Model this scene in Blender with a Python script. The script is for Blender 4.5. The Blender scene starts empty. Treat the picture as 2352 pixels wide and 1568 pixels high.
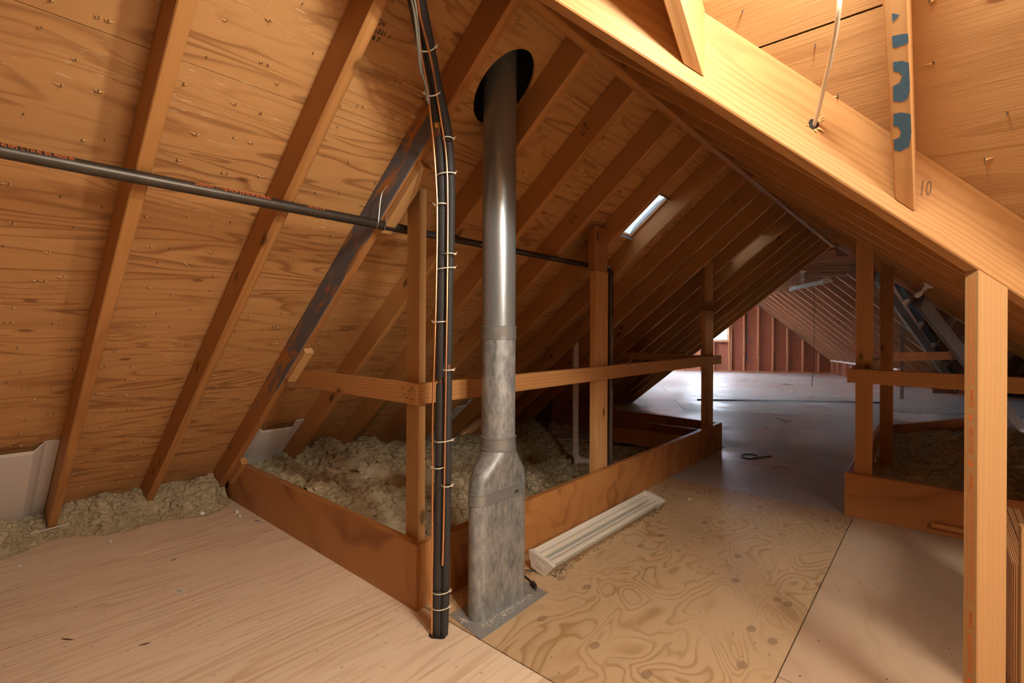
import bpy, math, random
import numpy as np
from mathutils import Vector, Matrix
random.seed(7)
SC = bpy.context.scene
COL = SC.collection
rad = math.radians

# ------------------------------------------------------------------ camera
F_PX, CY, YAW, ROLL = 1128.1, 761.7, 0.7172, -0.0053
CAM = Vector((1.7157, -1.3412, 1.22))
cd = bpy.data.cameras.new('camera'); cam = bpy.data.objects.new('camera', cd); COL.objects.link(cam)
cd.sensor_width = 36.0; cd.lens = F_PX / 2352 * 36.0
cd.shift_y = -(784 - CY) / 2352
cd.clip_start = 0.02; cd.clip_end = 200
cam.matrix_world = Matrix.Translation(CAM) @ Matrix.Rotation(YAW, 4, 'Z') @ Matrix.Rotation(math.pi / 2, 4, 'X') @ Matrix.Rotation(-ROLL, 4, 'Z')
SC.camera = cam

# ------------------------------------------------------------------ world, lights, exposure
SKY = 600.0
w = bpy.data.worlds.new('overcast_sky'); SC.world = w; w.use_nodes = True
bg = w.node_tree.nodes['Background']; bg.inputs[0].default_value = (0.74, 0.85, 1.0, 1); bg.inputs[1].default_value = SKY

def light(name, kind, loc, energy, color, **kw):
    d = bpy.data.lights.new(name, kind); d.energy = energy; d.color = color
    for k, v in kw.items(): setattr(d, k, v)
    o = bpy.data.objects.new(name, d); COL.objects.link(o); o.location = loc
    return o
# the bare bulb under the wing ridge, to the right of and behind the camera's axis
LAMP = (1.62, -0.46, 2.185)
light('bare_bulb_light', 'POINT', LAMP, 52.0, (1.0, 0.96, 0.83), shadow_soft_size=0.045)
# fill lamp added to soften the shadows, along the wing ridge outside the picture
light('fill_light', 'POINT', (3.30, -0.62, 2.16), 185.0, (1.0, 0.97, 0.85), shadow_soft_size=0.35)
vs = SC.view_settings
vs.view_transform = 'Standard'; vs.look = 'None'; vs.exposure = 0.16; vs.gamma = 1.0; vs.use_curve_mapping = False

# ------------------------------------------------------------------ mesh helpers
WM = {}
def link(o, parent=None, mw=None):
    mw = mw or Matrix.Identity(4)
    COL.objects.link(o)
    if parent is not None:
        o.parent = parent; o.matrix_basis = WM[parent.name].inverted() @ mw
    else:
        o.matrix_basis = mw
    WM[o.name] = mw
    return o

def tag(o, label=None, cat=None, group=None, kind=None):
    if label: o['label'] = label
    if cat: o['category'] = cat
    if group: o['group'] = group
    if kind: o['kind'] = kind
    return o

def empty(name, loc=(0, 0, 0), label=None, cat=None, group=None, kind=None):
    o = bpy.data.objects.new(name, None); o.empty_display_size = 0.05
    link(o, None, Matrix.Translation(Vector(loc)))
    return tag(o, label, cat, group, kind)

class MB:
    def __init__(s): s.v = []; s.f = []
    def add(s, vs_, fs):
        n = len(s.v); s.v += [tuple(p) for p in vs_]; s.f += [tuple(i + n for i in f) for f in fs]; return s
    def box(s, x0, x1, y0, y1, z0, z1):
        return s.add([(x0, y0, z0), (x1, y0, z0), (x1, y1, z0), (x0, y1, z0), (x0, y0, z1), (x1, y0, z1), (x1, y1, z1), (x0, y1, z1)],
                     [(0, 3, 2, 1), (4, 5, 6, 7), (0, 1, 5, 4), (1, 2, 6, 5), (2, 3, 7, 6), (3, 0, 4, 7)])
    def loft(s, rings, cap0=True, cap1=True):
        n = len(rings[0]); V = [p for r in rings for p in r]; Fs = []
        for k in range(len(rings) - 1):
            for i in range(n):
                j = (i + 1) % n
                Fs.append((k * n + i, k * n + j, (k + 1) * n + j, (k + 1) * n + i))
        if cap0: Fs.append(tuple(reversed(range(n))))
        if cap1: Fs.append(tuple(range((len(rings) - 1) * n, len(rings) * n)))
        return s.add(V, Fs)
    def tube(s, path, r, seg=10, caps=True):
        P = [Vector(p) for p in path]; rings = []; prev = None
        for i, p in enumerate(P):
            a = P[max(i - 1, 0)]; b = P[min(i + 1, len(P) - 1)]
            t = (b - a).normalized()
            if prev is None:
                ref = Vector((0, 0, 1)) if abs(t.z) < .9 else Vector((1, 0, 0))
                n = t.cross(ref).normalized()
            else:
                n = (prev - t * prev.dot(t)).normalized()
            prev = n; m = t.cross(n)
            rr = r[i] if isinstance(r, (list, tuple)) else r
            rings.append([p + (n * math.cos(2 * math.pi * k / seg) + m * math.sin(2 * math.pi * k / seg)) * rr for k in range(seg)])
        return s.loft(rings, caps, caps)
    def cyl(s, c, r, z0, z1, seg=24, caps=True):
        return s.loft([[(c[0] + r * math.cos(2 * math.pi * k / seg), c[1] + r * math.sin(2 * math.pi * k / seg), z) for k in range(seg)] for z in (z0, z1)], caps, caps)
    def lathe(s, c, prof, seg=24):
        return s.loft([[(c[0] + max(r, 1e-4) * math.cos(2 * math.pi * k / seg), c[1] + max(r, 1e-4) * math.sin(2 * math.pi * k / seg), c[2] + z) for k in range(seg)] for r, z in prof])
    def mesh(s, name, smooth=False):
        me = bpy.data.meshes.new(name); me.from_pydata(s.v, [], s.f); me.validate()
        if smooth:
            me.polygons.foreach_set('use_smooth', [True] * len(me.polygons))
            try: me.set_sharp_from_angle(angle=rad(40))
            except Exception: pass
        me.update(); return me

def put(name, mb, mat, parent=None, mw=None, smooth=False):
    """mb holds world coordinates; the object's origin goes to the middle of its bounds (or mw is used, mb then local)"""
    if mw is None:
        A = np.array(mb.v); c = (A.min(0) + A.max(0)) / 2
        mb.v = [tuple(p) for p in (A - c)]
        mw = Matrix.Translation(Vector(c))
    me = mb.mesh(name, smooth)
    if mat is not None: me.materials.append(mat)
    return link(bpy.data.objects.new(name, me), parent, mw)

def frame(o, x, z):
    x = Vector(x).normalized(); z = Vector(z); z = (z - x * z.dot(x)).normalized(); y = z.cross(x)
    return Matrix(((x.x, y.x, z.x, o[0]), (x.y, y.y, z.y, o[1]), (x.z, y.z, z.z, o[2]), (0, 0, 0, 1)))

BEAMC = {}
def beam(name, p0, p1, w, h, up, mat, parent=None, c0=0.0, c1=0.0, s0=0.0, s1=0.0, ch=.0035):
    """lumber: p0->p1 is the centre line, h along up, w across; c*/s* shear the ends along z / y. Local X runs with the grain."""
    p0 = Vector(p0); p1 = Vector(p1); L = (p1 - p0).length
    mw = frame((p0 + p1) / 2, p1 - p0, up)
    a, b = w / 2, h / 2; ch = min(ch, a * .4, b * .4)
    sec = [(-a + ch, -b), (a - ch, -b), (a, -b + ch), (a, b - ch), (a - ch, b), (-a + ch, b), (-a, b - ch), (-a, -b + ch)]
    key = (round(L, 3), w, h, c0, c1, s0, s1, mat.name)
    me = BEAMC.get(key)
    if me is None:
        nseg = 1
        rings = [[(-L / 2 + z * c0 + y * s0, y, z) for y, z in sec], [(L / 2 + z * c1 + y * s1, y, z) for y, z in sec]]
        me = MB().loft(rings).mesh(name); me.materials.append(mat); BEAMC[key] = me
    return link(bpy.data.objects.new(name, me), parent, mw)

def board(name, x0, x1, y0, y1, z0, z1, mat, parent=None):
    """axis-aligned board, grain along its longest side"""
    d = [x1 - x0, y1 - y0, z1 - z0]; k = d.index(max(d)); c = Vector(((x0 + x1) / 2, (y0 + y1) / 2, (z0 + z1) / 2))
    e = [Vector((1, 0, 0)), Vector((0, 1, 0)), Vector((0, 0, 1))]
    if k == 2: up, h, w_ = e[0], d[0], d[1]
    else: up, h, w_ = e[2], d[2], d[1 - k]
    return beam(name, c - e[k] * d[k] / 2, c + e[k] * d[k] / 2, w_, h, up, mat, parent)

def clip(poly, n, d):
    """keep the side where n.p >= d"""
    out = []
    for i in range(len(poly)):
        a = poly[i]; b = poly[(i + 1) % len(poly)]
        fa = a[0] * n[0] + a[1] * n[1] - d; fb = b[0] * n[0] + b[1] * n[1] - d
        if fa >= 0: out.append(a)
        if (fa >= 0) != (fb >= 0):
            t = fa / (fa - fb); out.append((a[0] + (b[0] - a[0]) * t, a[1] + (b[1] - a[1]) * t))
    return out

def slab(name, poly, mw, t, mat, parent=None, hole=None, gap=.0006):
    """flat sheet: poly in local xy (grain along local x), thickness t towards +z; optional elliptic hole (cx,cy,rx,ry)"""
    if len(poly) < 3: return None
    A = np.array(poly); c = A.mean(0)
    area = sum(poly[i][0] * poly[(i + 1) % len(poly)][1] - poly[(i + 1) % len(poly)][0] * poly[i][1] for i in range(len(poly)))
    if abs(area) < 1e-3: return None
    if area < 0: poly = poly[::-1]
    x0, y0 = A.min(0); x1, y1 = A.max(0); cx, cy = (x0 + x1) / 2, (y0 + y1) / 2
    q = []
    for p in poly:
        dx, dy = p[0] - c[0], p[1] - c[1]; l = math.hypot(dx, dy)
        k = 1 - gap * 1.4 / max(l, .01); q.append((c[0] + dx * k - cx, c[1] + dy * k - cy))
    mw2 = mw @ Matrix.Translation((cx, cy, 0))
    mb = MB()
    if hole is None:
        n = len(q)
        mb.loft([[(x, y, 0) for x, y in q], [(x, y, t) for x, y in q]])
    else:
        hx, hy, rx, ry = hole; hx -= cx; hy -= cy
        N = 48; inn = []; out = []
        angs = sorted(set([2 * math.pi * k / N for k in range(N)] + [math.atan2(y - hy, x - hx) % (2 * math.pi) for x, y in q]))
        for a in angs:
            ca, sa = math.cos(a), math.sin(a); inn.append((hx + rx * ca, hy + ry * sa))
            best = 1e9
            for i in range(len(q)):
                ax, ay = q[i]; bx, by = q[(i + 1) % len(q)]
                ex, ey = bx - ax, by - ay; den = ca * ey - sa * ex
                if abs(den) < 1e-9: continue
                tt = ((ax - hx) * ey - (ay - hy) * ex) / den; uu = ((ax - hx) * sa - (ay - hy) * ca) / den
                if tt > 0 and -1e-6 <= uu <= 1 + 1e-6: best = min(best, tt)
            out.append((hx + ca * best, hy + sa * best))
        rings = [[(x, y, 0) for x, y in inn], [(x, y, 0) for x, y in out], [(x, y, t) for x, y in out], [(x, y, t) for x, y in inn], [(x, y, 0) for x, y in inn]]
        rings = [r[::-1] for r in rings]
        mb.loft(rings, False, False)
    me = mb.mesh(name); me.materials.append(mat)
    return link(bpy.data.objects.new(name, me), parent, mw2)

# ------------------------------------------------------------------ numpy value noise
def _h(ix, iy, iz, s):
    n = (ix * 374761393 + iy * 668265263 + iz * 2147483647 + s * 1274126177) & 0xffffffff
    n = ((n ^ (n >> 13)) * 1274126177) & 0xffffffff
    return ((n ^ (n >> 16)) & 0xffff) / 65535.0
def vnoise(P, s=0):
    P = np.asarray(P, float); I = np.floor(P).astype(np.int64); f = P - I; f = f * f * (3 - 2 * f)
    r = 0
    for dx in (0, 1):
        for dy in (0, 1):
            for dz in (0, 1):
                wgt = (f[:, 0] if dx else 1 - f[:, 0]) * (f[:, 1] if dy else 1 - f[:, 1]) * (f[:, 2] if dz else 1 - f[:, 2])
                r = r + wgt * _h(I[:, 0] + dx, I[:, 1] + dy, I[:, 2] + dz, s)
    return r

# ------------------------------------------------------------------ materials
def nd(nt, t, ins=None, **pr):
    n = nt.nodes.new(t)
    for k, v in pr.items(): setattr(n, k, v)
    for k, v in (ins or {}).items():
        if isinstance(v, bpy.types.NodeSocket): nt.links.new(v, n.inputs[k])
        else: n.inputs[k].default_value = v
    return n
def mth(nt, op, a, b=0.0, clamp=False):
    return nd(nt, 'ShaderNodeMath', {0: a, 1: b}, operation=op, use_clamp=clamp).outputs[0]
def mix(nt, f, a, b, blend='MIX'):
    a = a if isinstance(a, bpy.types.NodeSocket) else (*a, 1); b = b if isinstance(b, bpy.types.NodeSocket) else (*b, 1)
    return nd(nt, 'ShaderNodeMix', {0: f, 6: a, 7: b}, data_type='RGBA', blend_type=blend).outputs[2]
def ramp(nt, f, stops):
    n = nd(nt, 'ShaderNodeValToRGB', {0: f}); e = n.color_ramp.elements
    while len(e) < len(stops): e.new(.5)
    for k, (p, c) in enumerate(stops):
        e[k].position = p; e[k].color = (c, c, c, 1) if not isinstance(c, tuple) else (*c, 1)
    return n.outputs[0]
def scl(nt, v, s):
    return nd(nt, 'ShaderNodeMapping', {0: v, 3: s}).outputs[0]
def noise(nt, v, scale, detail=2.0, rough=.5, dist=0.0):
    return nd(nt, 'ShaderNodeTexNoise', {'Vector': v, 'Scale': scale, 'Detail': detail, 'Roughness': rough, 'Distortion': dist}).outputs[0]
def base(name, rough=.5, metal=0.0, spec=.5):
    m = bpy.data.materials.new(name); m.use_nodes = True; nt = m.node_tree; b = nt.nodes['Principled BSDF']
    b.inputs['Roughness'].default_value = rough; b.inputs['Metallic'].default_value = metal; b.inputs['Specular IOR Level'].default_value = spec
    return m, nt, b
def coords(nt):
    tc = nd(nt, 'ShaderNodeTexCoord'); oi = nd(nt, 'ShaderNodeObjectInfo'); r = oi.outputs['Random']
    off = nd(nt, 'ShaderNodeCombineXYZ', {0: mth(nt, 'MULTIPLY', r, 37.0), 1: mth(nt, 'MULTIPLY', r, 17.3), 2: mth(nt, 'MULTIPLY', r, 9.1)}).outputs[0]
    p = nd(nt, 'ShaderNodeVectorMath', {0: tc.outputs['Object'], 1: off}, operation='ADD').outputs[0]
    return tc, r, p
def bump(nt, b, h, strength, dist=.002):
    n = nd(nt, 'ShaderNodeBump', {'Strength': strength, 'Distance': dist, 'Height': h}); nt.links.new(n.outputs[0], b.inputs['Normal'])

def flat(name, col, rough=.5, metal=0.0, var=.12, sc=30.0, spec=.5, bmp=0.0):
    m, nt, b = base(name, rough, metal, spec); tc, r, p = coords(nt)
    n = noise(nt, p, sc, 3.0, .6)
    c = mix(nt, n, tuple(x * (1 - var) for x in col), tuple(min(1, x * (1 + var)) for x in col))
    nt.links.new(c, b.inputs['Base Color'])
    if bmp: bump(nt, b, n, bmp)
    return m

def lumber(name, light_, dark, rough=.55, ring=.42, knots=True, blue=0.0, vary=.18, bmp=.25, dirt=0.0):
    m, nt, b = base(name, rough, 0, .35); tc, r, p = coords(nt)
    wob = noise(nt, scl(nt, p, (1.2, 6, 6)), 1.0, 3.0, .55)
    q = nd(nt, 'ShaderNodeVectorMath', {0: scl(nt, tc.outputs['Object'], (.05, 1, 1)), 1: nd(nt, 'ShaderNodeCombineXYZ', {0: 0.0, 1: mth(nt, 'SUBTRACT', mth(nt, 'MULTIPLY', r, .13), .065), 2: mth(nt, 'SUBTRACT', mth(nt, 'MULTIPLY', mth(nt, 'FRACT', mth(nt, 'MULTIPLY', r, 7.3)), .14), .20)}).outputs[0]}, operation='ADD').outputs[0]
    q2 = nd(nt, 'ShaderNodeVectorMath', {0: q, 1: mix(nt, 1.0, (0, 0, 0), nd(nt, 'ShaderNodeCombineXYZ', {0: 0.0, 1: mth(nt, 'MULTIPLY', wob, .055), 2: mth(nt, 'MULTIPLY', wob, .05)}).outputs[0])}, operation='ADD').outputs[0]
    wv = nd(nt, 'ShaderNodeTexWave', {'Vector': q2, 'Scale': 22.0, 'Distortion': 2.6, 'Detail': 2.0, 'Detail Scale': .8}, wave_type='RINGS', rings_direction='X').outputs['Fac']
    rg = mth(nt, 'POWER', wv, 2.2)
    fib = noise(nt, scl(nt, p, (5, 160, 160)), 1.0, 3.0, .6)
    tone = noise(nt, scl(nt, p, (.9, 5, 5)), 1.0, 2.0, .5)
    f = mth(nt, 'ADD', mth(nt, 'MULTIPLY', rg, ring), mth(nt, 'MULTIPLY', fib, .35))
    f = mth(nt, 'ADD', f, mth(nt, 'MULTIPLY', tone, .35)); f = mth(nt, 'SUBTRACT', f, .25, True)
    c = mix(nt, f, light_, dark)
    c = mix(nt, mth(nt, 'MULTIPLY', r, vary), c, tuple(x * .35 for x in dark))
    if knots:
        vo = nd(nt, 'ShaderNodeTexVoronoi', {'Vector': scl(nt, p, (2.6, 5.5, 5.5)), 'Scale': 1.0}, feature='F1').outputs['Distance']
        k1 = ramp(nt, vo, [(0.0, 1.0), (.075, .9), (.10, .2), (.16, .0)])
        c = mix(nt, mth(nt, 'MULTIPLY', k1, .8), c, tuple(x * .22 for x in dark))
    if blue:
        bn = noise(nt, scl(nt, p, (3.0, 11, 11)), 1.0, 6.0, .70, .5)
        xs = nd(nt, 'ShaderNodeSeparateXYZ', {0: tc.outputs['Object']}).outputs[0]
        wn_ = ramp(nt, mth(nt, 'ADD', mth(nt, 'MULTIPLY', xs, .25), .5), [(.18, .30), (.30, .47), (.48, .60), (.84, .62), (.90, .42), (.97, .36)])
        mk = ramp(nt, mth(nt, 'ADD', bn, mth(nt, 'SUBTRACT', wn_, .5)), [(.53, 0.0), (.60, .92)])
        nsep = nd(nt, 'ShaderNodeSeparateXYZ', {0: tc.outputs['Normal']}).outputs[1]
        side = mth(nt, 'GREATER_THAN', mth(nt, 'ABSOLUTE', nsep), .6)
        mk = mth(nt, 'MULTIPLY', mth(nt, 'MULTIPLY', mk, side), blue)
        c = mix(nt, mk, c, mix(nt, fib, (.05, .08, .13), (.15, .18, .215)))
    if dirt:
        dn = noise(nt, p, 9.0, 5.0, .65); c = mix(nt, mth(nt, 'MULTIPLY', ramp(nt, dn, [(.45, 0.0), (.7, 1.0)]), dirt), c, (.16, .15, .15))
    nt.links.new(c, b.inputs['Base Color'])
    bump(nt, b, mth(nt, 'ADD', fib, mth(nt, 'MULTIPLY', rg, .6)), bmp, .0015)
    return m

M = {}
def link(o, parent=None, mw=None):
    mw = mw or Matrix.Identity(4)
    COL.objects.link(o)
    if parent is not None:
        o.parent = parent; o.matrix_basis = WM[parent.name].inverted() @ mw
    else:
        o.matrix_basis = mw
    WM[o.name] = mw
    return o

def tag(o, label=None, cat=None, group=None, kind=None):
    if label: o['label'] = label
    if cat: o['category'] = cat
    if group: o['group'] = group
    if kind: o['kind'] = kind
    return o

def empty(name, loc=(0, 0, 0), label=None, cat=None, group=None, kind=None):
    o = bpy.data.objects.new(name, None); o.empty_display_size = 0.05
    link(o, None, Matrix.Translation(Vector(loc)))
    return tag(o, label, cat, group, kind)

class MB:
    def __init__(s): s.v = []; s.f = []
    def add(s, vs_, fs):
        n = len(s.v); s.v += [tuple(p) for p in vs_]; s.f += [tuple(i + n for i in f) for f in fs]; return s
    def box(s, x0, x1, y0, y1, z0, z1):
        return s.add([(x0, y0, z0), (x1, y0, z0), (x1, y1, z0), (x0, y1, z0), (x0, y0, z1), (x1, y0, z1), (x1, y1, z1), (x0, y1, z1)],
                     [(0, 3, 2, 1), (4, 5, 6, 7), (0, 1, 5, 4), (1, 2, 6, 5), (2, 3, 7, 6), (3, 0, 4, 7)])
    def loft(s, rings, cap0=True, cap1=True):
        n = len(rings[0]); V = [p for r in rings for p in r]; Fs = []
        for k in range(len(rings) - 1):
            for i in range(n):
                j = (i + 1) % n
                Fs.append((k * n + i, k * n + j, (k + 1) * n + j, (k + 1) * n + i))
        if cap0: Fs.append(tuple(reversed(range(n))))
        if cap1: Fs.append(tuple(range((len(rings) - 1) * n, len(rings) * n)))
        return s.add(V, Fs)
    def tube(s, path, r, seg=10, caps=True):
        P = [Vector(p) for p in path]; rings = []; prev = None
        for i, p in enumerate(P):
            a = P[max(i - 1, 0)]; b = P[min(i + 1, len(P) - 1)]
            t = (b - a).normalized()
            if prev is None:
                ref = Vector((0, 0, 1)) if abs(t.z) < .9 else Vector((1, 0, 0))
                n = t.cross(ref).normalized()
            else:
                n = (prev - t * prev.dot(t)).normalized()
            prev = n; m = t.cross(n)
            rr = r[i] if isinstance(r, (list, tuple)) else r
            rings.append([p + (n * math.cos(2 * math.pi * k / seg) + m * math.sin(2 * math.pi * k / seg)) * rr for k in range(seg)])
        return s.loft(rings, caps, caps)
    def cyl(s, c, r, z0, z1, seg=24, caps=True):
        return s.loft([[(c[0] + r * math.cos(2 * math.pi * k / seg), c[1] + r * math.sin(2 * math.pi * k / seg), z) for k in range(seg)] for z in (z0, z1)], caps, caps)
    def lathe(s, c, prof, seg=24):
        return s.loft([[(c[0] + max(r, 1e-4) * math.cos(2 * math.pi * k / seg), c[1] + max(r, 1e-4) * math.sin(2 * math.pi * k / seg), c[2] + z) for k in range(seg)] for r, z in prof])
    def mesh(s, name, smooth=False):
        me = bpy.data.meshes.new(name); me.from_pydata(s.v, [], s.f); me.validate()
        if smooth:
            me.polygons.foreach_set('use_smooth', [True] * len(me.polygons))
            try: me.set_sharp_from_angle(angle=rad(40))
            except Exception: pass
        me.update(); return me

def put(name, mb, mat, parent=None, mw=None, smooth=False):
    """mb holds world coordinates; the object's origin goes to the middle of its bounds (or mw is used, mb then local)"""
    if mw is None:
        A = np.array(mb.v); c = (A.min(0) + A.max(0)) / 2
        mb.v = [tuple(p) for p in (A - c)]
        mw = Matrix.Translation(Vector(c))
    me = mb.mesh(name, smooth)
    if mat is not None: me.materials.append(mat)
    return link(bpy.data.objects.new(name, me), parent, mw)

def frame(o, x, z):
    x = Vector(x).normalized(); z = Vector(z); z = (z - x * z.dot(x)).normalized(); y = z.cross(x)
    return Matrix(((x.x, y.x, z.x, o[0]), (x.y, y.y, z.y, o[1]), (x.z, y.z, z.z, o[2]), (0, 0, 0, 1)))

BEAMC = {}
def beam(name, p0, p1, w, h, up, mat, parent=None, c0=0.0, c1=0.0, s0=0.0, s1=0.0, ch=.0035):
    """lumber: p0->p1 is the centre line, h along up, w across; c*/s* shear the ends along z / y. Local X runs with the grain."""
    p0 = Vector(p0); p1 = Vector(p1); L = (p1 - p0).length
    mw = frame((p0 + p1) / 2, p1 - p0, up)
    a, b = w / 2, h / 2; ch = min(ch, a * .4, b * .4)
    sec = [(-a + ch, -b), (a - ch, -b), (a, -b + ch), (a, b - ch), (a - ch, b), (-a + ch, b), (-a, b - ch), (-a, -b + ch)]
    key = (round(L, 3), w, h, c0, c1, s0, s1, mat.name)
    me = BEAMC.get(key)
    if me is None:
        nseg = 1
        rings = [[(-L / 2 + z * c0 + y * s0, y, z) for y, z in sec], [(L / 2 + z * c1 + y * s1, y, z) for y, z in sec]]
        me = MB().loft(rings).mesh(name); me.materials.append(mat); BEAMC[key] = me
    return link(bpy.data.objects.new(name, me), parent, mw)

def board(name, x0, x1, y0, y1, z0, z1, mat, parent=None):
    """axis-aligned board, grain along its longest side"""
    d = [x1 - x0, y1 - y0, z1 - z0]; k = d.index(max(d)); c = Vector(((x0 + x1) / 2, (y0 + y1) / 2, (z0 + z1) / 2))
    e = [Vector((1, 0, 0)), Vector((0, 1, 0)), Vector((0, 0, 1))]
    if k == 2: up, h, w_ = e[0], d[0], d[1]
    else: up, h, w_ = e[2], d[2], d[1 - k]
    return beam(name, c - e[k] * d[k] / 2, c + e[k] * d[k] / 2, w_, h, up, mat, parent)

def clip(poly, n, d):
    """keep the side where n.p >= d"""
    out = []
    for i in range(len(poly)):
        a = poly[i]; b = poly[(i + 1) % len(poly)]
        fa = a[0] * n[0] + a[1] * n[1] - d; fb = b[0] * n[0] + b[1] * n[1] - d
        if fa >= 0: out.append(a)
        if (fa >= 0) != (fb >= 0):
            t = fa / (fa - fb); out.append((a[0] + (b[0] - a[0]) * t, a[1] + (b[1] - a[1]) * t))
    return out

def slab(name, poly, mw, t, mat, parent=None, hole=None, gap=.0015):
    """flat sheet: poly in local xy (grain along local x), thickness t towards +z; optional elliptic hole (cx,cy,rx,ry)"""
    if len(poly) < 3: return None
    A = np.array(poly); c = A.mean(0)
    area = sum(poly[i][0] * poly[(i + 1) % len(poly)][1] - poly[(i + 1) % len(poly)][0] * poly[i][1] for i in range(len(poly)))
    if abs(area) < 1e-3: return None
    if area < 0: poly = poly[::-1]
    x0, y0 = A.min(0); x1, y1 = A.max(0); cx, cy = (x0 + x1) / 2, (y0 + y1) / 2
    q = []
    for p in poly:
        dx, dy = p[0] - c[0], p[1] - c[1]; l = math.hypot(dx, dy)
        k = 1 - gap * 1.4 / max(l, .01); q.append((c[0] + dx * k - cx, c[1] + dy * k - cy))
    mw2 = mw @ Matrix.Translation((cx, cy, 0))
    mb = MB()
    if hole is None:
        n = len(q)
        mb.loft([[(x, y, 0) for x, y in q], [(x, y, t) for x, y in q]])
    else:
        hx, hy, rx, ry = hole; hx -= cx; hy -= cy
        N = 48; inn = []; out = []
        angs = sorted(set([2 * math.pi * k / N for k in range(N)] + [math.atan2(y - hy, x - hx) % (2 * math.pi) for x, y in q]))
        for a in angs:
            ca, sa = math.cos(a), math.sin(a); inn.append((hx + rx * ca, hy + ry * sa))
            best = 1e9
            for i in range(len(q)):
                ax, ay = q[i]; bx, by = q[(i + 1) % len(q)]
                ex, ey = bx - ax, by - ay; den = ca * ey - sa * ex
                if abs(den) < 1e-9: continue
                tt = ((ax - hx) * ey - (ay - hy) * ex) / den; uu = ((ax - hx) * sa - (ay - hy) * ca) / den
                if tt > 0 and -1e-6 <= uu <= 1 + 1e-6: best = min(best, tt)
            out.append((hx + ca * best, hy + sa * best))
        rings = [[(x, y, 0) for x, y in inn], [(x, y, 0) for x, y in out], [(x, y, t) for x, y in out], [(x, y, t) for x, y in inn], [(x, y, 0) for x, y in inn]]
        rings = [r[::-1] for r in rings]
        mb.loft(rings, False, False)
    me = mb.mesh(name); me.materials.append(mat)
    return link(bpy.data.objects.new(name, me), parent, mw2)

# ------------------------------------------------------------------ numpy value noise
def _h(ix, iy, iz, s):
    n = (ix * 374761393 + iy * 668265263 + iz * 2147483647 + s * 1274126177) & 0xffffffff
    n = ((n ^ (n >> 13)) * 1274126177) & 0xffffffff
    return ((n ^ (n >> 16)) & 0xffff) / 65535.0
def vnoise(P, s=0):
    P = np.asarray(P, float); I = np.floor(P).astype(np.int64); f = P - I; f = f * f * (3 - 2 * f)
    r = 0
    for dx in (0, 1):
        for dy in (0, 1):
            for dz in (0, 1):
                wgt = (f[:, 0] if dx else 1 - f[:, 0]) * (f[:, 1] if dy else 1 - f[:, 1]) * (f[:, 2] if dz else 1 - f[:, 2])
                r = r + wgt * _h(I[:, 0] + dx, I[:, 1] + dy, I[:, 2] + dz, s)
    return r

# ------------------------------------------------------------------ materials
def nd(nt, t, ins=None, **pr):
    n = nt.nodes.new(t)
    for k, v in pr.items(): setattr(n, k, v)
    for k, v in (ins or {}).items():
        if isinstance(v, bpy.types.NodeSocket): nt.links.new(v, n.inputs[k])
        else: n.inputs[k].default_value = v
    return n
def mth(nt, op, a, b=0.0, clamp=False):
    return nd(nt, 'ShaderNodeMath', {0: a, 1: b}, operation=op, use_clamp=clamp).outputs[0]
def mix(nt, f, a, b, blend='MIX'):
    a = a if isinstance(a, bpy.types.NodeSocket) else (*a, 1); b = b if isinstance(b, bpy.types.NodeSocket) else (*b, 1)
    return nd(nt, 'ShaderNodeMix', {0: f, 6: a, 7: b}, data_type='RGBA', blend_type=blend).outputs[2]
def ramp(nt, f, stops):
    n = nd(nt, 'ShaderNodeValToRGB', {0: f}); e = n.color_ramp.elements
    while len(e) < len(stops): e.new(.5)
    for k, (p, c) in enumerate(stops):
        e[k].position = p; e[k].color = (c, c, c, 1) if not isinstance(c, tuple) else (*c, 1)
    return n.outputs[0]
def scl(nt, v, s):
    return nd(nt, 'ShaderNodeMapping', {0: v, 3: s}).outputs[0]
def noise(nt, v, scale, detail=2.0, rough=.5, dist=0.0):
    return nd(nt, 'ShaderNodeTexNoise', {'Vector': v, 'Scale': scale, 'Detail': detail, 'Roughness': rough, 'Distortion': dist}).outputs[0]
def base(name, rough=.5, metal=0.0, spec=.5):
    m = bpy.data.materials.new(name); m.use_nodes = True; nt = m.node_tree; b = nt.nodes['Principled BSDF']
    b.inputs['Roughness'].default_value = rough; b.inputs['Metallic'].default_value = metal; b.inputs['Specular IOR Level'].default_value = spec
    return m, nt, b
def coords(nt):
    tc = nd(nt, 'ShaderNodeTexCoord'); oi = nd(nt, 'ShaderNodeObjectInfo'); r = oi.outputs['Random']
    off = nd(nt, 'ShaderNodeCombineXYZ', {0: mth(nt, 'MULTIPLY', r, 37.0), 1: mth(nt, 'MULTIPLY', r, 17.3), 2: mth(nt, 'MULTIPLY', r, 9.1)}).outputs[0]
    p = nd(nt, 'ShaderNodeVectorMath', {0: tc.outputs['Object'], 1: off}, operation='ADD').outputs[0]
    return tc, r, p
def bump(nt, b, h, strength, dist=.002):
    n = nd(nt, 'ShaderNodeBump', {'Strength': strength, 'Distance': dist, 'Height': h}); nt.links.new(n.outputs[0], b.inputs['Normal'])

def flat(name, col, rough=.5, metal=0.0, var=.12, sc=30.0, spec=.5, bmp=0.0):
    m, nt, b = base(name, rough, metal, spec); tc, r, p = coords(nt)
    n = noise(nt, p, sc, 3.0, .6)
    c = mix(nt, n, tuple(x * (1 - var) for x in col), tuple(min(1, x * (1 + var)) for x in col))
    nt.links.new(c, b.inputs['Base Color'])
    if bmp: bump(nt, b, n, bmp)
    return m

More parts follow.
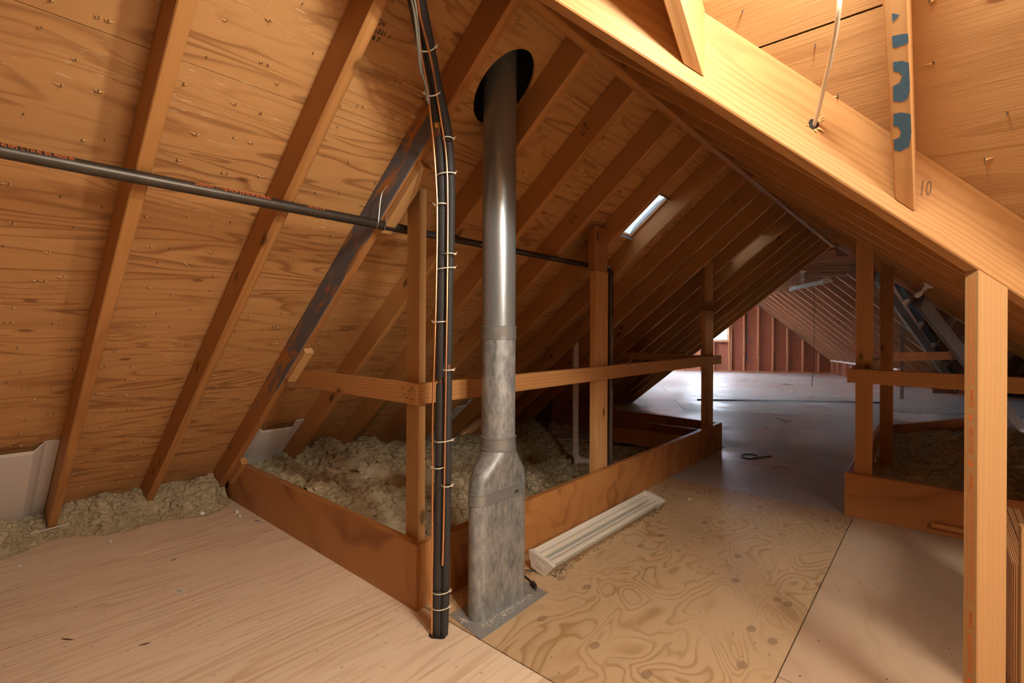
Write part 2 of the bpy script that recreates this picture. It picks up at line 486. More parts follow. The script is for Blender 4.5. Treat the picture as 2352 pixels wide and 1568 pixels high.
def lumber(name, light_, dark, rough=.55, ring=.42, knots=True, blue=0.0, vary=.18, bmp=.25, dirt=0.0):
    m, nt, b = base(name, rough, 0, .35); tc, r, p = coords(nt)
    wob = noise(nt, scl(nt, p, (1.2, 6, 6)), 1.0, 3.0, .55)
    q = nd(nt, 'ShaderNodeVectorMath', {0: scl(nt, tc.outputs['Object'], (.05, 1, 1)), 1: nd(nt, 'ShaderNodeCombineXYZ', {0: 0.0, 1: mth(nt, 'SUBTRACT', mth(nt, 'MULTIPLY', r, .13), .065), 2: mth(nt, 'SUBTRACT', mth(nt, 'MULTIPLY', mth(nt, 'FRACT', mth(nt, 'MULTIPLY', r, 7.3)), .14), .20)}).outputs[0]}, operation='ADD').outputs[0]
    q2 = nd(nt, 'ShaderNodeVectorMath', {0: q, 1: mix(nt, 1.0, (0, 0, 0), nd(nt, 'ShaderNodeCombineXYZ', {0: 0.0, 1: mth(nt, 'MULTIPLY', wob, .055), 2: mth(nt, 'MULTIPLY', wob, .05)}).outputs[0])}, operation='ADD').outputs[0]
    wv = nd(nt, 'ShaderNodeTexWave', {'Vector': q2, 'Scale': 22.0, 'Distortion': 2.6, 'Detail': 2.0, 'Detail Scale': .8}, wave_type='RINGS', rings_direction='X').outputs['Fac']
    rg = mth(nt, 'POWER', wv, 2.2)
    fib = noise(nt, scl(nt, p, (5, 160, 160)), 1.0, 3.0, .6)
    tone = noise(nt, scl(nt, p, (.9, 5, 5)), 1.0, 2.0, .5)
    f = mth(nt, 'ADD', mth(nt, 'MULTIPLY', rg, ring), mth(nt, 'MULTIPLY', fib, .35))
    f = mth(nt, 'ADD', f, mth(nt, 'MULTIPLY', tone, .35)); f = mth(nt, 'SUBTRACT', f, .25, True)
    c = mix(nt, f, light_, dark)
    c = mix(nt, mth(nt, 'MULTIPLY', r, vary), c, tuple(x * .35 for x in dark))
    if knots:
        vo = nd(nt, 'ShaderNodeTexVoronoi', {'Vector': scl(nt, p, (2.6, 5.5, 5.5)), 'Scale': 1.0}, feature='F1').outputs['Distance']
        k1 = ramp(nt, vo, [(0.0, 1.0), (.075, .9), (.10, .2), (.16, .0)])
        c = mix(nt, mth(nt, 'MULTIPLY', k1, .8), c, tuple(x * .22 for x in dark))
    if blue:
        bn = noise(nt, scl(nt, p, (3.0, 11, 11)), 1.0, 6.0, .70, .5)
        xs = nd(nt, 'ShaderNodeSeparateXYZ', {0: tc.outputs['Object']}).outputs[0]
        wn_ = ramp(nt, mth(nt, 'ADD', mth(nt, 'MULTIPLY', xs, .25), .5), [(.18, .30), (.30, .47), (.48, .60), (.84, .62), (.90, .42), (.97, .36)])
        mk = ramp(nt, mth(nt, 'ADD', bn, mth(nt, 'SUBTRACT', wn_, .5)), [(.53, 0.0), (.60, .92)])
        nsep = nd(nt, 'ShaderNodeSeparateXYZ', {0: tc.outputs['Normal']}).outputs[1]
        side = mth(nt, 'GREATER_THAN', mth(nt, 'ABSOLUTE', nsep), .6)
        mk = mth(nt, 'MULTIPLY', mth(nt, 'MULTIPLY', mk, side), blue)
        c = mix(nt, mk, c, mix(nt, fib, (.05, .08, .13), (.15, .18, .215)))
    if dirt:
        dn = noise(nt, p, 9.0, 5.0, .65); c = mix(nt, mth(nt, 'MULTIPLY', ramp(nt, dn, [(.45, 0.0), (.7, 1.0)]), dirt), c, (.16, .15, .15))
    nt.links.new(c, b.inputs['Base Color'])
    bump(nt, b, mth(nt, 'ADD', fib, mth(nt, 'MULTIPLY', rg, .6)), bmp, .0015)
    return m

def plywood(name, light_, dark, sx, sy, N, dist=.3, rough=.55, amt=.6, scuff=0.0, plugs=False, knots=True, vary=.12, specks=0.0, grey=0.0, bmp=.2, gloss=False, spec=.4, detail=2.0):
    m, nt, b = base(name, rough, 0, spec); tc, r, p = coords(nt)
    F = noise(nt, scl(nt, p, (sx, sy, 1)), 1.0, detail, .5, dist)
    bands = mth(nt, 'FRACT', mth(nt, 'MULTIPLY', F, N))
    band = ramp(nt, bands, [(0.0, .12), (.35, .0), (.62, .25), (.86, 1.0), (.97, .6), (1.0, .12)])
    soft = noise(nt, scl(nt, p, (.8, 2.5, 1)), 1.0, 3.0, .5)
    fib = noise(nt, scl(nt, p, (6, 130, 1)), 1.0, 3.0, .6)
    patch = noise(nt, scl(nt, p, (1.1, 2.6, 1)), 1.7, 2.0, .5)
    band = mth(nt, 'MULTIPLY', band, ramp(nt, patch, [(.34, .25), (.58, 1.0)]))
    f = mth(nt, 'ADD', mth(nt, 'MULTIPLY', band, amt), mth(nt, 'MULTIPLY', mth(nt, 'SUBTRACT', fib, .5), .3))
    f = mth(nt, 'ADD', f, mth(nt, 'MULTIPLY', mth(nt, 'SUBTRACT', soft, .4), .5), True)
    c = mix(nt, f, light_, dark)
    c = mix(nt, mth(nt, 'MULTIPLY', r, vary), c, tuple(x * .5 for x in dark))
    if scuff:
        s = noise(nt, scl(nt, p, (14, 190, 1)), 1.0, 2.0, .7)
        g = noise(nt, scl(nt, p, (1.5, 4, 1)), 1.0, 2.0)
        k = mth(nt, 'MULTIPLY', ramp(nt, s, [(.63, 0.0), (.70, 1.0)]), ramp(nt, g, [(.5, 0.0), (.66, 1.0)]))
        c = mix(nt, mth(nt, 'MULTIPLY', k, scuff), c, (.80, .66, .48))
    if plugs:
        vo = nd(nt, 'ShaderNodeTexVoronoi', {'Vector': scl(nt, p, (3.3, 4.9, 1)), 'Scale': 1.0}, feature='F1', voronoi_dimensions='2D')
        gate = mth(nt, 'GREATER_THAN', nd(nt, 'ShaderNodeSeparateColor', {0: vo.outputs['Color']}).outputs[0], .42)
        k = mth(nt, 'MULTIPLY', mth(nt, 'LESS_THAN', vo.outputs['Distance'], .088), gate)
        c = mix(nt, mth(nt, 'MULTIPLY', k, .62), c, mix(nt, fib, (.20, .12, .065), (.33, .22, .13)))
    if knots:
        vo = nd(nt, 'ShaderNodeTexVoronoi', {'Vector': scl(nt, p, (1.2, 2.6, 1)), 'Scale': 1.0}, feature='F1', voronoi_dimensions='2D').outputs['Distance']
        k1 = ramp(nt, vo, [(0.0, 1.0), (.022, .9), (.028, .25), (.05, .0)])
        c = mix(nt, mth(nt, 'MULTIPLY', k1, .75), c, (.16, .04, .012))
    if grey:
        gn = noise(nt, p, 1.6, 4.0, .6)
        c = mix(nt, mth(nt, 'MULTIPLY', ramp(nt, gn, [(.3, .35), (.7, 1.0)]), grey), c, (.50, .505, .52))
    if specks:
        vo = nd(nt, 'ShaderNodeTexVoronoi', {'Vector': scl(nt, p, (9, 13, 1)), 'Scale': 1.0}, feature='F1', voronoi_dimensions='2D')
        gate = mth(nt, 'GREATER_THAN', nd(nt, 'ShaderNodeSeparateColor', {0: vo.outputs['Color']}).outputs[1], .72)
        k = mth(nt, 'MULTIPLY', mth(nt, 'LESS_THAN', vo.outputs['Distance'], .055), gate)
        c = mix(nt, mth(nt, 'MULTIPLY', k, specks), c, (.05, .035, .025))
        st = ramp(nt, noise(nt, scl(nt, p, (2, 6, 1)), 1.3, 5.0, .65), [(.60, 0.0), (.74, 1.0)])
        c = mix(nt, mth(nt, 'MULTIPLY', st, specks * .4), c, (.13, .11, .10))
    nt.links.new(c, b.inputs['Base Color'])
    if gloss:
        rn = noise(nt, p, 1.1, 4.0, .6)
        nt.links.new(ramp(nt, rn, [(.38, rough + .16), (.52, rough), (.66, rough - .14)]), b.inputs['Roughness'])
    bump(nt, b, mth(nt, 'ADD', fib, mth(nt, 'MULTIPLY', band, .8)), bmp, .0012)
    return m

M = {}
M['rafter'] = lumber('rafter_fir', (.56, .265, .085), (.33, .125, .032))
M['rafter_blue'] = lumber('rafter_fir_blue_paint', (.50, .22, .068), (.28, .10, .027), blue=1.0)
M['beam'] = lumber('valley_beam_fir', (.49, .255, .097), (.33, .145, .047), ring=.42, bmp=.35)
M['stud'] = lumber('stud_spruce', (.66, .36, .145), (.47, .21, .072), ring=.4)
M['stud_dark'] = lumber('stud_brown', (.42, .18, .05), (.27, .095, .025), ring=.4)
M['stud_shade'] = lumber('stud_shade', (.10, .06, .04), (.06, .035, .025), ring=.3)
M['post_pine'] = lumber('post_pine', (.54, .305, .125), (.40, .205, .075), ring=.12)
M['curb'] = plywood('curb_board_fir', (.55, .25, .078), (.27, .09, .026), .5, 24.0, 9, .35, rough=.45, amt=.75, detail=3.0, knots=False, vary=.12)
M['curb_swirl'] = plywood('curb_board_swirl', (.56, .26, .085), (.29, .10, .03), 1.3, 11.0, 9, .6, rough=.45, amt=.8, detail=3.0, knots=False)
M['curb_r'] = plywood('curb_board_red_fir', (.42, .165, .05), (.22, .07, .018), .9, 5.5, 9, .6, rough=.42, amt=.55, knots=True, vary=.12)
M['rail'] = lumber('rail_fir', (.58, .29, .105), (.38, .155, .05), ring=.45)
M['deck'] = plywood('roof_sheathing_fir', (.60, .315, .12), (.30, .12, .035), .9, 6.5, 8, .8, scuff=.9, amt=.85, bmp=.3)
M['deck_w'] = plywood('roof_sheathing_light', (.49, .27, .11), (.34, .16, .055), .7, 5.0, 5, .4, amt=.5, bmp=.9)
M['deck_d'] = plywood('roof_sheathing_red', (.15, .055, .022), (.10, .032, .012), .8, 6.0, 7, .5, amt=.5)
M['floor_a'] = plywood('floor_ply_pale', (.90, .75, .57), (.68, .50, .33), .55, 7.5, 9, .5, rough=.5, amt=.8, knots=False, vary=.04, specks=.35)
M['floor_b'] = plywood('floor_ply_swirl', (.63, .46, .28), (.40, .25, .11), 2.3, 4.0, 13, .9, rough=.42, amt=.8, plugs=True, knots=False, vary=.05, specks=.4, gloss=True, detail=1.5)
M['floor_c'] = plywood('floor_ply_tan', (.60, .455, .32), (.48, .335, .215), .9, 2.0, 7, .6, rough=.48, amt=.45, knots=False, vary=.08, specks=.6, gloss=True)
M['floor_d'] = plywood('floor_ply_dusty', (.52, .45, .39), (.40, .33, .27), .9, 3.0, 6, .5, rough=.40, amt=.35, knots=False, vary=.10, specks=.9, grey=.55, gloss=True)
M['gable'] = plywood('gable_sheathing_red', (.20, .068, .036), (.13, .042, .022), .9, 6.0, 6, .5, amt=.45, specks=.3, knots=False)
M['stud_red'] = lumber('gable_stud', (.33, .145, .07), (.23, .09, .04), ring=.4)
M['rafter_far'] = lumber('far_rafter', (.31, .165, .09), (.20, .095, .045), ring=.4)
M['brace'] = lumber('grey_brace', (.30, .255, .22), (.19, .16, .135), ring=.4, dirt=.5)
M['skin'] = flat('roof_felt', (.03, .028, .027), .9)
M['subfloor'] = flat('joist_dark', (.16, .10, .06), .8)
M['galv'] = flat('galvanised_spiral', (.33, .36, .38), .33, .6, .14, 90.0)
def galv_mottled():
    m, nt, b = base('galvanised_mottled', .4, .5); tc, r, p = coords(nt)
    n = noise(nt, scl(nt, p, (1, 1, .35)), 34.0, 4.0, .65); s = noise(nt, scl(nt, p, (1, 1, .45)), 60.0, 3.0, .65)
    f = mth(nt, 'ADD', mth(nt, 'MULTIPLY', n, .7), mth(nt, 'MULTIPLY', s, .5))
    nt.links.new(mix(nt, ramp(nt, f, [(.42, 0.0), (.75, 1.0)]), (.19, .215, .235), (.46, .49, .50)), b.inputs['Base Color'])
    nt.links.new(ramp(nt, f, [(.4, .34), (.75, .52)]), b.inputs['Roughness'])
    return m
M['galv_m'] = galv_mottled()
M['sheet'] = flat('galvanised_sheet', (.36, .365, .36), .55, .4, .2, 25.0)
M['black'] = flat('black_flashing', (.018, .017, .018), .55)
M['rubber'] = flat('black_pipe_foam', (.036, .034, .035), .62, 0, .2, 40.0, .4)
M['copper'] = flat('copper_tube', (.78, .40, .20), .34, 1.0, .15, 20.0)
M['barepipe'] = flat('tarnished_copper', (.20, .12, .09), .5, .6)
M['cable_grey'] = flat('grey_cable', (.22, .20, .17), .5)
M['cable_white'] = flat('white_cable', (.78, .68, .52), .45)
M['tie'] = flat('nylon_tie', (.72, .66, .52), .4)
M['cork'] = flat('foam_plug', (.42, .20, .03), .8, 0, .5, 150.0)
M['iron'] = flat('black_iron', (.085, .072, .06), .42, .75, .35, 22.0)
M['wire'] = flat('steel_wire', (.35, .31, .27), .4, .9)
M['pvc'] = flat('white_pvc', (.72, .64, .60), .4, 0, .05)
M['foam'] = flat('white_foam_board', (.74, .69, .66), .7, 0, .05, 220.0, .3, .25)
M['enamel'] = flat('white_enamel', (.74, .70, .63), .38, 0, .06)
M['tubeglass'] = flat('fluorescent_tube', (.70, .66, .55), .22, 0, .05)
M['cord'] = flat('black_cord', (.02, .02, .02), .45)
M['brass'] = flat('brass_pin', (.6, .45, .2), .35, 1.0)
M['styro'] = flat('styrofoam', (.85, .85, .86), .7, 0, .04)
M['chip'] = flat('wood_chip', (.72, .5, .28), .7)
M['brownchip'] = flat('brown_scrap', (.12, .06, .03), .8)
M['bluescrap'] = flat('blue_scrap', (.10, .14, .22), .6)
M['orange'] = flat('orange_print', (.75, .17, .035), .6, 0, .25, 300.0)
M['blueprint'] = flat('blue_print', (.25, .36, .50), .6)
M['ink'] = flat('black_ink', (.018, .014, .012), .7)
M['pencil'] = flat('pencil', (.20, .10, .045), .7)
M['bluespray'] = flat('blue_spray_paint', (.05, .115, .185), .7, 0, .35, 120.0)
M['paper'] = flat('paper_label', (.80, .76, .72), .6, 0, .03)
M['nail'] = flat('nail_steel', (.16, .15, .15), .4, .8)
M['splinter'] = flat('split_fir', (.60, .34, .13), .7)
M['dust'] = flat('grey_dust', (.09, .085, .08), .95)
M['plaster'] = flat('plaster_dust', (.66, .60, .50), .9)
M['metalbar'] = flat('dark_bar', (.05, .05, .06), .4, .3)
M['ply_edge'] = None
def insul_mat(name, a, b_):
    m, nt, b = base(name, .95, 0, .1); tc, r, p = coords(nt)
    n = noise(nt, tc.outputs['Object'], 11.0, 4.0, .6); n2 = noise(nt, tc.outputs['Object'], 95.0, 4.0, .7)
    f = mth(nt, 'ADD', mth(nt, 'MULTIPLY', n, .7), mth(nt, 'MULTIPLY', n2, .5))
    nt.links.new(mix(nt, ramp(nt, f, [(.38, 0.0), (.82, 1.0)]), a, b_), b.inputs['Base Color'])
    bump(nt, b, n2, 1.0, .006)
    return m
M['insul'] = insul_mat('loose_insulation', (.34, .265, .15), (.68, .57, .38))
def edge_mat():
    m, nt, b = base('plywood_edge', .7); tc, r, p = coords(nt)
    s = nd(nt, 'ShaderNodeSeparateXYZ', {0: tc.outputs['Object']}).outputs[0]
    f = mth(nt, 'FRACT', mth(nt, 'MULTIPLY', s, 190.0))
    nt.links.new(mix(nt, ramp(nt, f, [(.45, 0.0), (.55, 1.0)]), (.60, .33, .14), (.24, .09, .03)), b.inputs['Base Color'])
    return m
M['ply_edge'] = edge_mat()
def glass():
    m, nt, b = base('window_glass', .03, 0, .5); b.inputs['Transmission Weight'].default_value = 1.0; b.inputs['IOR'].default_value = 1.02
    b.inputs['Base Color'].default_value = (.97, .98, 1, 1); return m
M['glass'] = glass()
def frosted():
    m = bpy.data.materials.new('skylight_dome'); m.use_nodes = True; nt = m.node_tree; nt.nodes.clear()
    t = nd(nt, 'ShaderNodeBsdfTranslucent', {0: (.0034, .0035, .0036, 1)}); d = nd(nt, 'ShaderNodeBsdfDiffuse', {0: (.75, .77, .8, 1)})
    mx = nd(nt, 'ShaderNodeMixShader', {0: .35, 1: t.outputs[0], 2: d.outputs[0]}); o = nd(nt, 'ShaderNodeOutputMaterial', {0: mx.outputs[0]})
    return m
M['dome'] = frosted()

# ------------------------------------------------------------------ geometry constants (metres, world: Y runs with the ridge, Z up)
TN = .818; RX, RZ = .606, 2.380           # lower edge of the ridge board, left side
RX2 = RX + .044
SEC = math.hypot(1, TN)
SH = TN / SEC                               # a surface o above the rafters' underside sits o*SH further out
DV = .140 * SEC                            # rafter depth measured vertically
zl = lambda x: RZ + TN * (x - RX)          # underside of left rafters
zr = lambda x: RZ - TN * (x - RX2)         # underside of right rafters
WY0 = -.62                                 # wing ridge
zw = lambda y: RZ - TN * (y - (WY0 + .022))
YS = [-0.957 - .445 * k for k in range(6, 0, -1)] + [-.957, -.495, -.063, .386, .811, 1.276, 1.718, 2.17, 2.62, 3.02, 3.455, 3.90, 4.34, 4.78, 5.22, 5.66, 6.05, 6.41]
YEND = 6.455
th = rad(29.5); U = Vector((math.cos(th), math.sin(th), 0)); V = Vector((-math.sin(th), math.cos(th), 0))
uv = lambda u, v, z=0: U * u + V * v + Vector((0, 0, z))

# ------------------------------------------------------------------ FLOOR
floor = put('floor', MB().box(-9, 8, -4.4, 17, -.34, -.20).box(0, 8, -4.4, 17, -.20, -.021).box(-9, 0, -4.4, .042, -.20, -.021).box(-9, 0, 3.97, 17, -.20, -.021), M['subfloor']); tag(floor, kind='structure')
FM = Matrix.Identity(4)
def fpanel(x0, x1, y0, y1, mat, along='Y', cl=None):
    poly = [(x0, y0), (x1, y0), (x1, y1), (x0, y1)]
    for n, d in (cl or []): poly = clip(poly, n, d)
    if along == 'Y':
        mw = Matrix.Translation((0, 0, -.019)) @ Matrix.Rotation(math.pi / 2, 4, 'Z'); poly = [(p[1], -p[0]) for p in poly]
    else: mw = Matrix.Translation((0, 0, -.019))
    return slab('plywood_sheet', poly, mw, .019, mat, floor)
fpanel(-2.2, 1.28, -1.6, .045, M['floor_a'])
fpanel(-2.2, 1.28, -4.1, -1.603, M['floor_a'])
fpanel(-.02, 1.282, .048, 2.65, M['floor_b'])
fpanel(1.285, 2.585, .6, 3.2, M['floor_c']); fpanel(1.285, 2.585, -2.0, .597, M['floor_c']); fpanel(2.588, 3.7, -2.0, 3.2, M['floor_c'])
fpanel(1.285, 3.7, -4.1, -2.003, M['floor_c']); fpanel(3.703, 5.9, -4.1, 3.2, M['floor_c'])
fpanel(-.02, 1.282, 2.653, 3.555, M['floor_d'], 'X', [])
fpanel(-.02, 2.0, 3.558, 4.40, M['floor_d'], 'X', [((-V.x, -V.y), -3.625)])
fpanel(1.285, 3.7, 3.203, 5.2, M['floor_d'], 'X', [((-V.x, -V.y), -3.625)])
fpanel(-.02, 1.28, 4.403, 5.2, M['floor_d'], 'X', [((-V.x, -V.y), -3.625)])
FU = Matrix(((U.x, V.x, 0, 0), (U.y, V.y, 0, 0), (0, 0, 1, -.019), (0, 0, 0, 1)))
def fpanel_uv(u0, u1, v0, v1):
    poly = [(u0, v0), (u1, v0), (u1, v1), (u0, v1)]
    # stay off the left insulated well
    return slab('plywood_sheet', poly, FU, .019, M['floor_d'], floor)
for j in range(9):
    v0 = 3.628 + 1.22 * j; v1 = min(v0 + 1.217, 14.5)
    for i in range(-1, 4):
        u0 = -.5 + 2.44 * i - (1.22 if j % 2 else 0); fpanel_uv(max(u0, -1.5), u0 + 2.437, v0, v1)

# ------------------------------------------------------------------ NEAR ROOF (ceiling): felt skin, sheathing sheets, rafters
def skin_quad(mb, pts, up):
    n = (Vector(pts[1]) - Vector(pts[0])).cross(Vector(pts[2]) - Vector(pts[0]))
    f = tuple(range(len(pts))); mb.add(pts, [f if n.z > 0 else f[::-1]])
VC = -1.25                                   # the valley's near face: y - x = VC
NL = Vector((-TN, 0, 1)).normalized(); NR = Vector((TN, 0, 1)).normalized(); NW = Vector((0, TN, 1)).normalized(); NW2 = Vector((0, -TN, 1)).normalized()
def sheet_mw(origin, gx, n):
    return frame(origin, gx, n)
SK = .162
# roof felt with openings is built from strips (holes over the flue and the two roof lights stay open)
HOLE = (.27, .255, .137, .130)             # plan centre / radii of the flue opening
LITES = [(-.13, .18, 1.761, 2.17), (-.05, .26, 3.943, 4.34)]
mb = MB()
def felt_left(x0, x1, y0, y1):
    d = NL * SK
    pts = [Vector((x + SK * SH, y, zl(x + SK * SH))) + d for x, y in ((x0, y0), (x1, y0), (x1, y1), (x0, y1))]
    skin_quad(mb, pts, 1)
XL0 = -2.75
felt_left(XL0, RX2 + .13, -4.3, HOLE[1] - .16)
felt_left(XL0, .02, HOLE[1] - .16, .43); felt_left(.52, RX2 + .13, HOLE[1] - .16, .43)
y = .43
for (a, b_, c, d) in LITES:
    felt_left(XL0, RX2 + .13, y, c); felt_left(XL0, a, c, d); felt_left(b_, RX2 + .13, c, d); y = d
felt_left(XL0, RX2 + .13, y, YEND + .13)
def felt_poly(pts2, zf, n, m_=mb):
    skin_quad(m_, [Vector((x - n.x * SK, y - n.y * SK, zf(x - n.x * SK, y - n.y * SK))) + n * SK for x, y in pts2], 1)
# right slope: far part and part behind the wing
felt_poly([(RX - .13, RX - .13 + VC - .03), (RX - .13, YEND + .13), (3.7, YEND + .13), (3.7, 3.7 + VC - .03)], lambda x, y: zr(x), NR)
felt_poly([(RX - .13, WY0 + .20), (3.7, -3.64), (3.7, -4.3), (RX - .13, -4.3)], lambda x, y: zr(x), NR)
# wing slopes
felt_poly([(RX - .15, WY0 - .13), (6.15, WY0 - .13), (6.15, 2.45), (2.45 - VC - .03, 2.45)], lambda x, y: zw(y), NW)
zw2 = lambda y: RZ + TN * (y - (WY0 - .022))
felt_poly([(RX - .15, WY0 + .13), (6.15, WY0 + .13), (6.15, -3.69), (3.68, -3.69)], lambda x, y: zw2(y), NW2)
ceiling = put('ceiling', mb, M['skin']); tag(ceiling, kind='structure')

# left sheathing, grain along Y
def left_sheet(x0, x1, y0, y1, hole=None, mat='deck'):
    mw = frame(Vector((RX, 0, RZ)) + NL * .1405, (0, 1, 0), NL)      # local x = +Y, local y = up or down the slope
    # local y axis = NL x Y
    sgn = 1 if (NL.cross(Vector((0, 1, 0)))).x > 0 else -1
    s = lambda x: sgn * (x + .1405 * SH - RX) * SEC
    poly = [(y0, s(x0)), (y1, s(x0)), (y1, s(x1)), (y0, s(x1))]
    h = None
    if hole: h = (hole[1], s(hole[0]), hole[3], hole[2] * SEC)
    return slab('plywood_sheet', poly, mw, .0125, M[mat], ceiling, h)
rows = [(-2.75, -2.0403), (-2.0397, -1.0353), (-1.0347, -.0303), (-.0297, RX2)]
cols = [-4.1, -2.715, -.04, 2.19, 3.92, 5.24, YEND]
cols2 = [-4.1, -1.38, 1.30, 3.92, YEND]
for ri, (x0, x1) in enumerate(rows):
    if ri in (0, 1):
        for a, b_ in zip((cols if ri else cols2)[:-1], (cols if ri else cols2)[1:]): left_sheet(x0, x1, a + .0004, b_ - .0004)
    else:
        cuts = [-4.1, -2.715, -.04, .83, 1.74, 2.19, 3.92, 4.36, YEND] if ri == 3 else [-4.1, -1.38, 1.30, 1.74, 2.19, 3.92, 4.36, YEND]
        for a, b_ in zip(cuts[:-1], cuts[1:]):
            lt = [L for L in LITES if a < (L[2] + L[3]) / 2 < b_]
            hole = HOLE if (ri == 3 and a < HOLE[1] < b_) else None
            if lt:
                L = lt[0]
                if x0 < L[0]: left_sheet(x0, L[0], a + .0004, b_ - .0004)
                if x1 > L[1]: left_sheet(L[1], x1, a + .0004, b_ - .0004)
            else: left_sheet(x0, x1, a + .0004, b_ - .0004, hole)

# left rafters
RW = .043
for y0 in YS:
    yc = y0 + RW / 2; xa, xb = -2.58, RX + .07 * SH
    a = Vector((xa, yc, zl(xa))) + NL * .07; b_ = Vector((xb, yc, zl(xb))) + NL * .07
    # plumb cut at the ridge
    blue = abs(y0 + .063) < .01
    o = beam('rafter', a, b_, RW, .140, NL, M['rafter_blue'] if blue else M['rafter'], ceiling, c1=TN, c0=TN)
    if blue: tag(o, 'rafter smeared with dark blue paint along its side')
# ridge board
beam('ridge_board', ((RX + RX2) / 2, -4.1, RZ - .004 + .1), ((RX + RX2) / 2, YEND, RZ - .004 + .1), .044, .2, (0, 0, 1), M['rafter'], ceiling)
# right slope rafters beyond the valley
for y0 in YS:
    yc = y0 + RW / 2
    if yc < WY0 + .12: continue
    xe = min(3.55, yc - VC - .02 - .07 * SH)
    if xe < RX2 + .1: continue
    a = Vector((RX2 - .07 * SH, yc, zr(RX2 - .07 * SH))) + NR * .07; b_ = Vector((xe, yc, zr(xe))) + NR * .07
    full = xe > 3.5
    beam('rafter', a, b_, RW, .140, NR, M['rafter'], ceiling, c0=-TN, c1=-TN, s1=0 if full else 1.3)
# right slope sheathing (grain along Y), clipped to the valley
def right_sheet(x0, x1, y0, y1):
    mw = frame(Vector((RX2, 0, RZ)) + NR * .1405, (0, 1, 0), NR)
    sgn = 1 if (NR.cross(Vector((0, 1, 0)))).x > 0 else -1
    poly = [(y0, sgn * (x0 - RX2) * SEC), (y1, sgn * (x0 - RX2) * SEC), (y1, sgn * (x1 - RX2) * SEC), (y0, sgn * (x1 - RX2) * SEC)]
    # y >= x + VC - .03
    poly = clip(poly, (1, -sgn / SEC), RX2 + .1405 * SH + VC + .03)
    return slab('plywood_sheet', poly, mw, .0125, M['deck'], ceiling)
for x0, x1 in ((RX2 - .02, 1.55), (1.553, 2.55), (2.553, 3.62)):
    for a, b_ in ((-.7, 2.17), (2.173, 4.80), (4.803, YEND)): right_sheet(x0, x1, a, b_)

# ------------------------------------------------------------------ WING ROOF over the camera
wing = empty('ceiling', (3.0, WY0, RZ), kind='structure')
beam('ridge_board', (RX2, WY0, RZ + .096), (6.0, WY0, RZ + .096), .044, .2, (0, 0, 1), M['rafter'], wing)
def wing_sheet(x0, x1, y0, y1, far=True):
    n = NW if far else NW2; yy = WY0 + (.022 if far else -.022)
    mw = frame(Vector((0, yy, RZ)) + n * .1405, (1, 0, 0), n)
    ay = n.cross(Vector((1, 0, 0))); sg = 1 if ay.y > 0 else -1
    if far: y0, y1 = y0 - .1405 * SH, y1 - .1405 * SH
    poly = [(x0, sg * (y0 - yy) * SEC), (x1, sg * (y0 - yy) * SEC), (x1, sg * (y1 - yy) * SEC), (x0, sg * (y1 - yy) * SEC)]
    if far: poly = clip(poly, (1, -sg / SEC), yy + .1405 * SH - VC - .05)          # x >= y - VC
    else: poly = clip(poly, (1, sg / SEC), RX2 - .02 + WY0 - yy)      # x >= RX2 - (y - WY0)
    return slab('plywood_sheet', poly, mw, .0125, M['deck_w'], wing)
for k, (y0, y1) in enumerate(((WY0, .097), (.10, 1.10), (1.103, 2.45))):
    for x0, x1 in ((RX, 1.21), (1.213, 3.42), (3.423, 6.0)) if k == 0 else ((RX, 2.51), (2.513, 5.18), (5.183, 6.0)): wing_sheet(x0, x1, y0, y1)
for y0, y1 in ((-1.62, WY0), (-2.62, -1.623), (-3.69, -2.623)):
    for x0, x1 in ((RX, 2.51), (2.513, 5.18), (5.183, 6.0)): wing_sheet(x0, x1, y0, y1, False)
JX = [1.195, 1.62, 2.065, 2.51, 2.955, 3.40, 3.845, 4.29, 4.735, 5.18, 5.60]
jack1 = None
for k, x0 in enumerate(JX):
    xc = x0 + RW / 2; ye = min(xc + VC - .004 - .07 * SH, 2.35); ya = WY0 + .022 - .07 * SH
    a = Vector((xc, ya, zw(ya))) + NW * .07; b_ = Vector((xc, ye, zw(ye))) + NW * .07
    o = beam('rafter', a, b_, RW, .140, NW, M['stud'], wing, c0=-TN, c1=-TN, s1=-1.3 if ye < 2.3 else 0)
    if k == 1: jack1 = tag(o, 'short rafter with blue spray paint marks on its underside')
    ye = max(-(xc - RX2) + WY0, -3.55)
    a = Vector((xc, WY0 - .022, zw2(WY0 - .022))) + NW2 * .07; b_ = Vector((xc, ye, zw2(ye))) + NW2 * .07
    beam('rafter', a, b_, RW, .140, NW2, M['stud'], wing, c0=-TN, c1=-TN)
# valley beams (2x8)
vd = Vector((1, 1, -TN)).normalized(); vn = Vector((-1, 1, 0)).normalized(); vup = vd.cross(vn); vup = vup if vup.z > 0 else -vup
def valley(x):                                # middle of the beam's near face
    return Vector((x, x + VC, (2.868 - .816 * x + 3.091 - .818 * x) / 2))
a = valley(.66) + vn * .0215; b_ = valley(3.55) + vn * .0215
vb = beam('valley_beam', a, b_, .043, .193, vup, M['beam'], wing); tag(vb, 'diagonal valley beam with a cable hole drilled through it')
vd2 = Vector((1, -1, -TN)).normalized(); vn2 = Vector((-1, -1, 0)).normalized(); vup2 = vd2.cross(vn2); vup2 = vup2 if vup2.z > 0 else -vup2
z2 = lambda x: RZ - TN * (x - RX2) + .08
beam('valley_beam', (.68, WY0 - .03, z2(.68)), (3.5, WY0 - .03 - 2.82, z2(3.5)), .043, .193, vup2, M['beam'], wing)

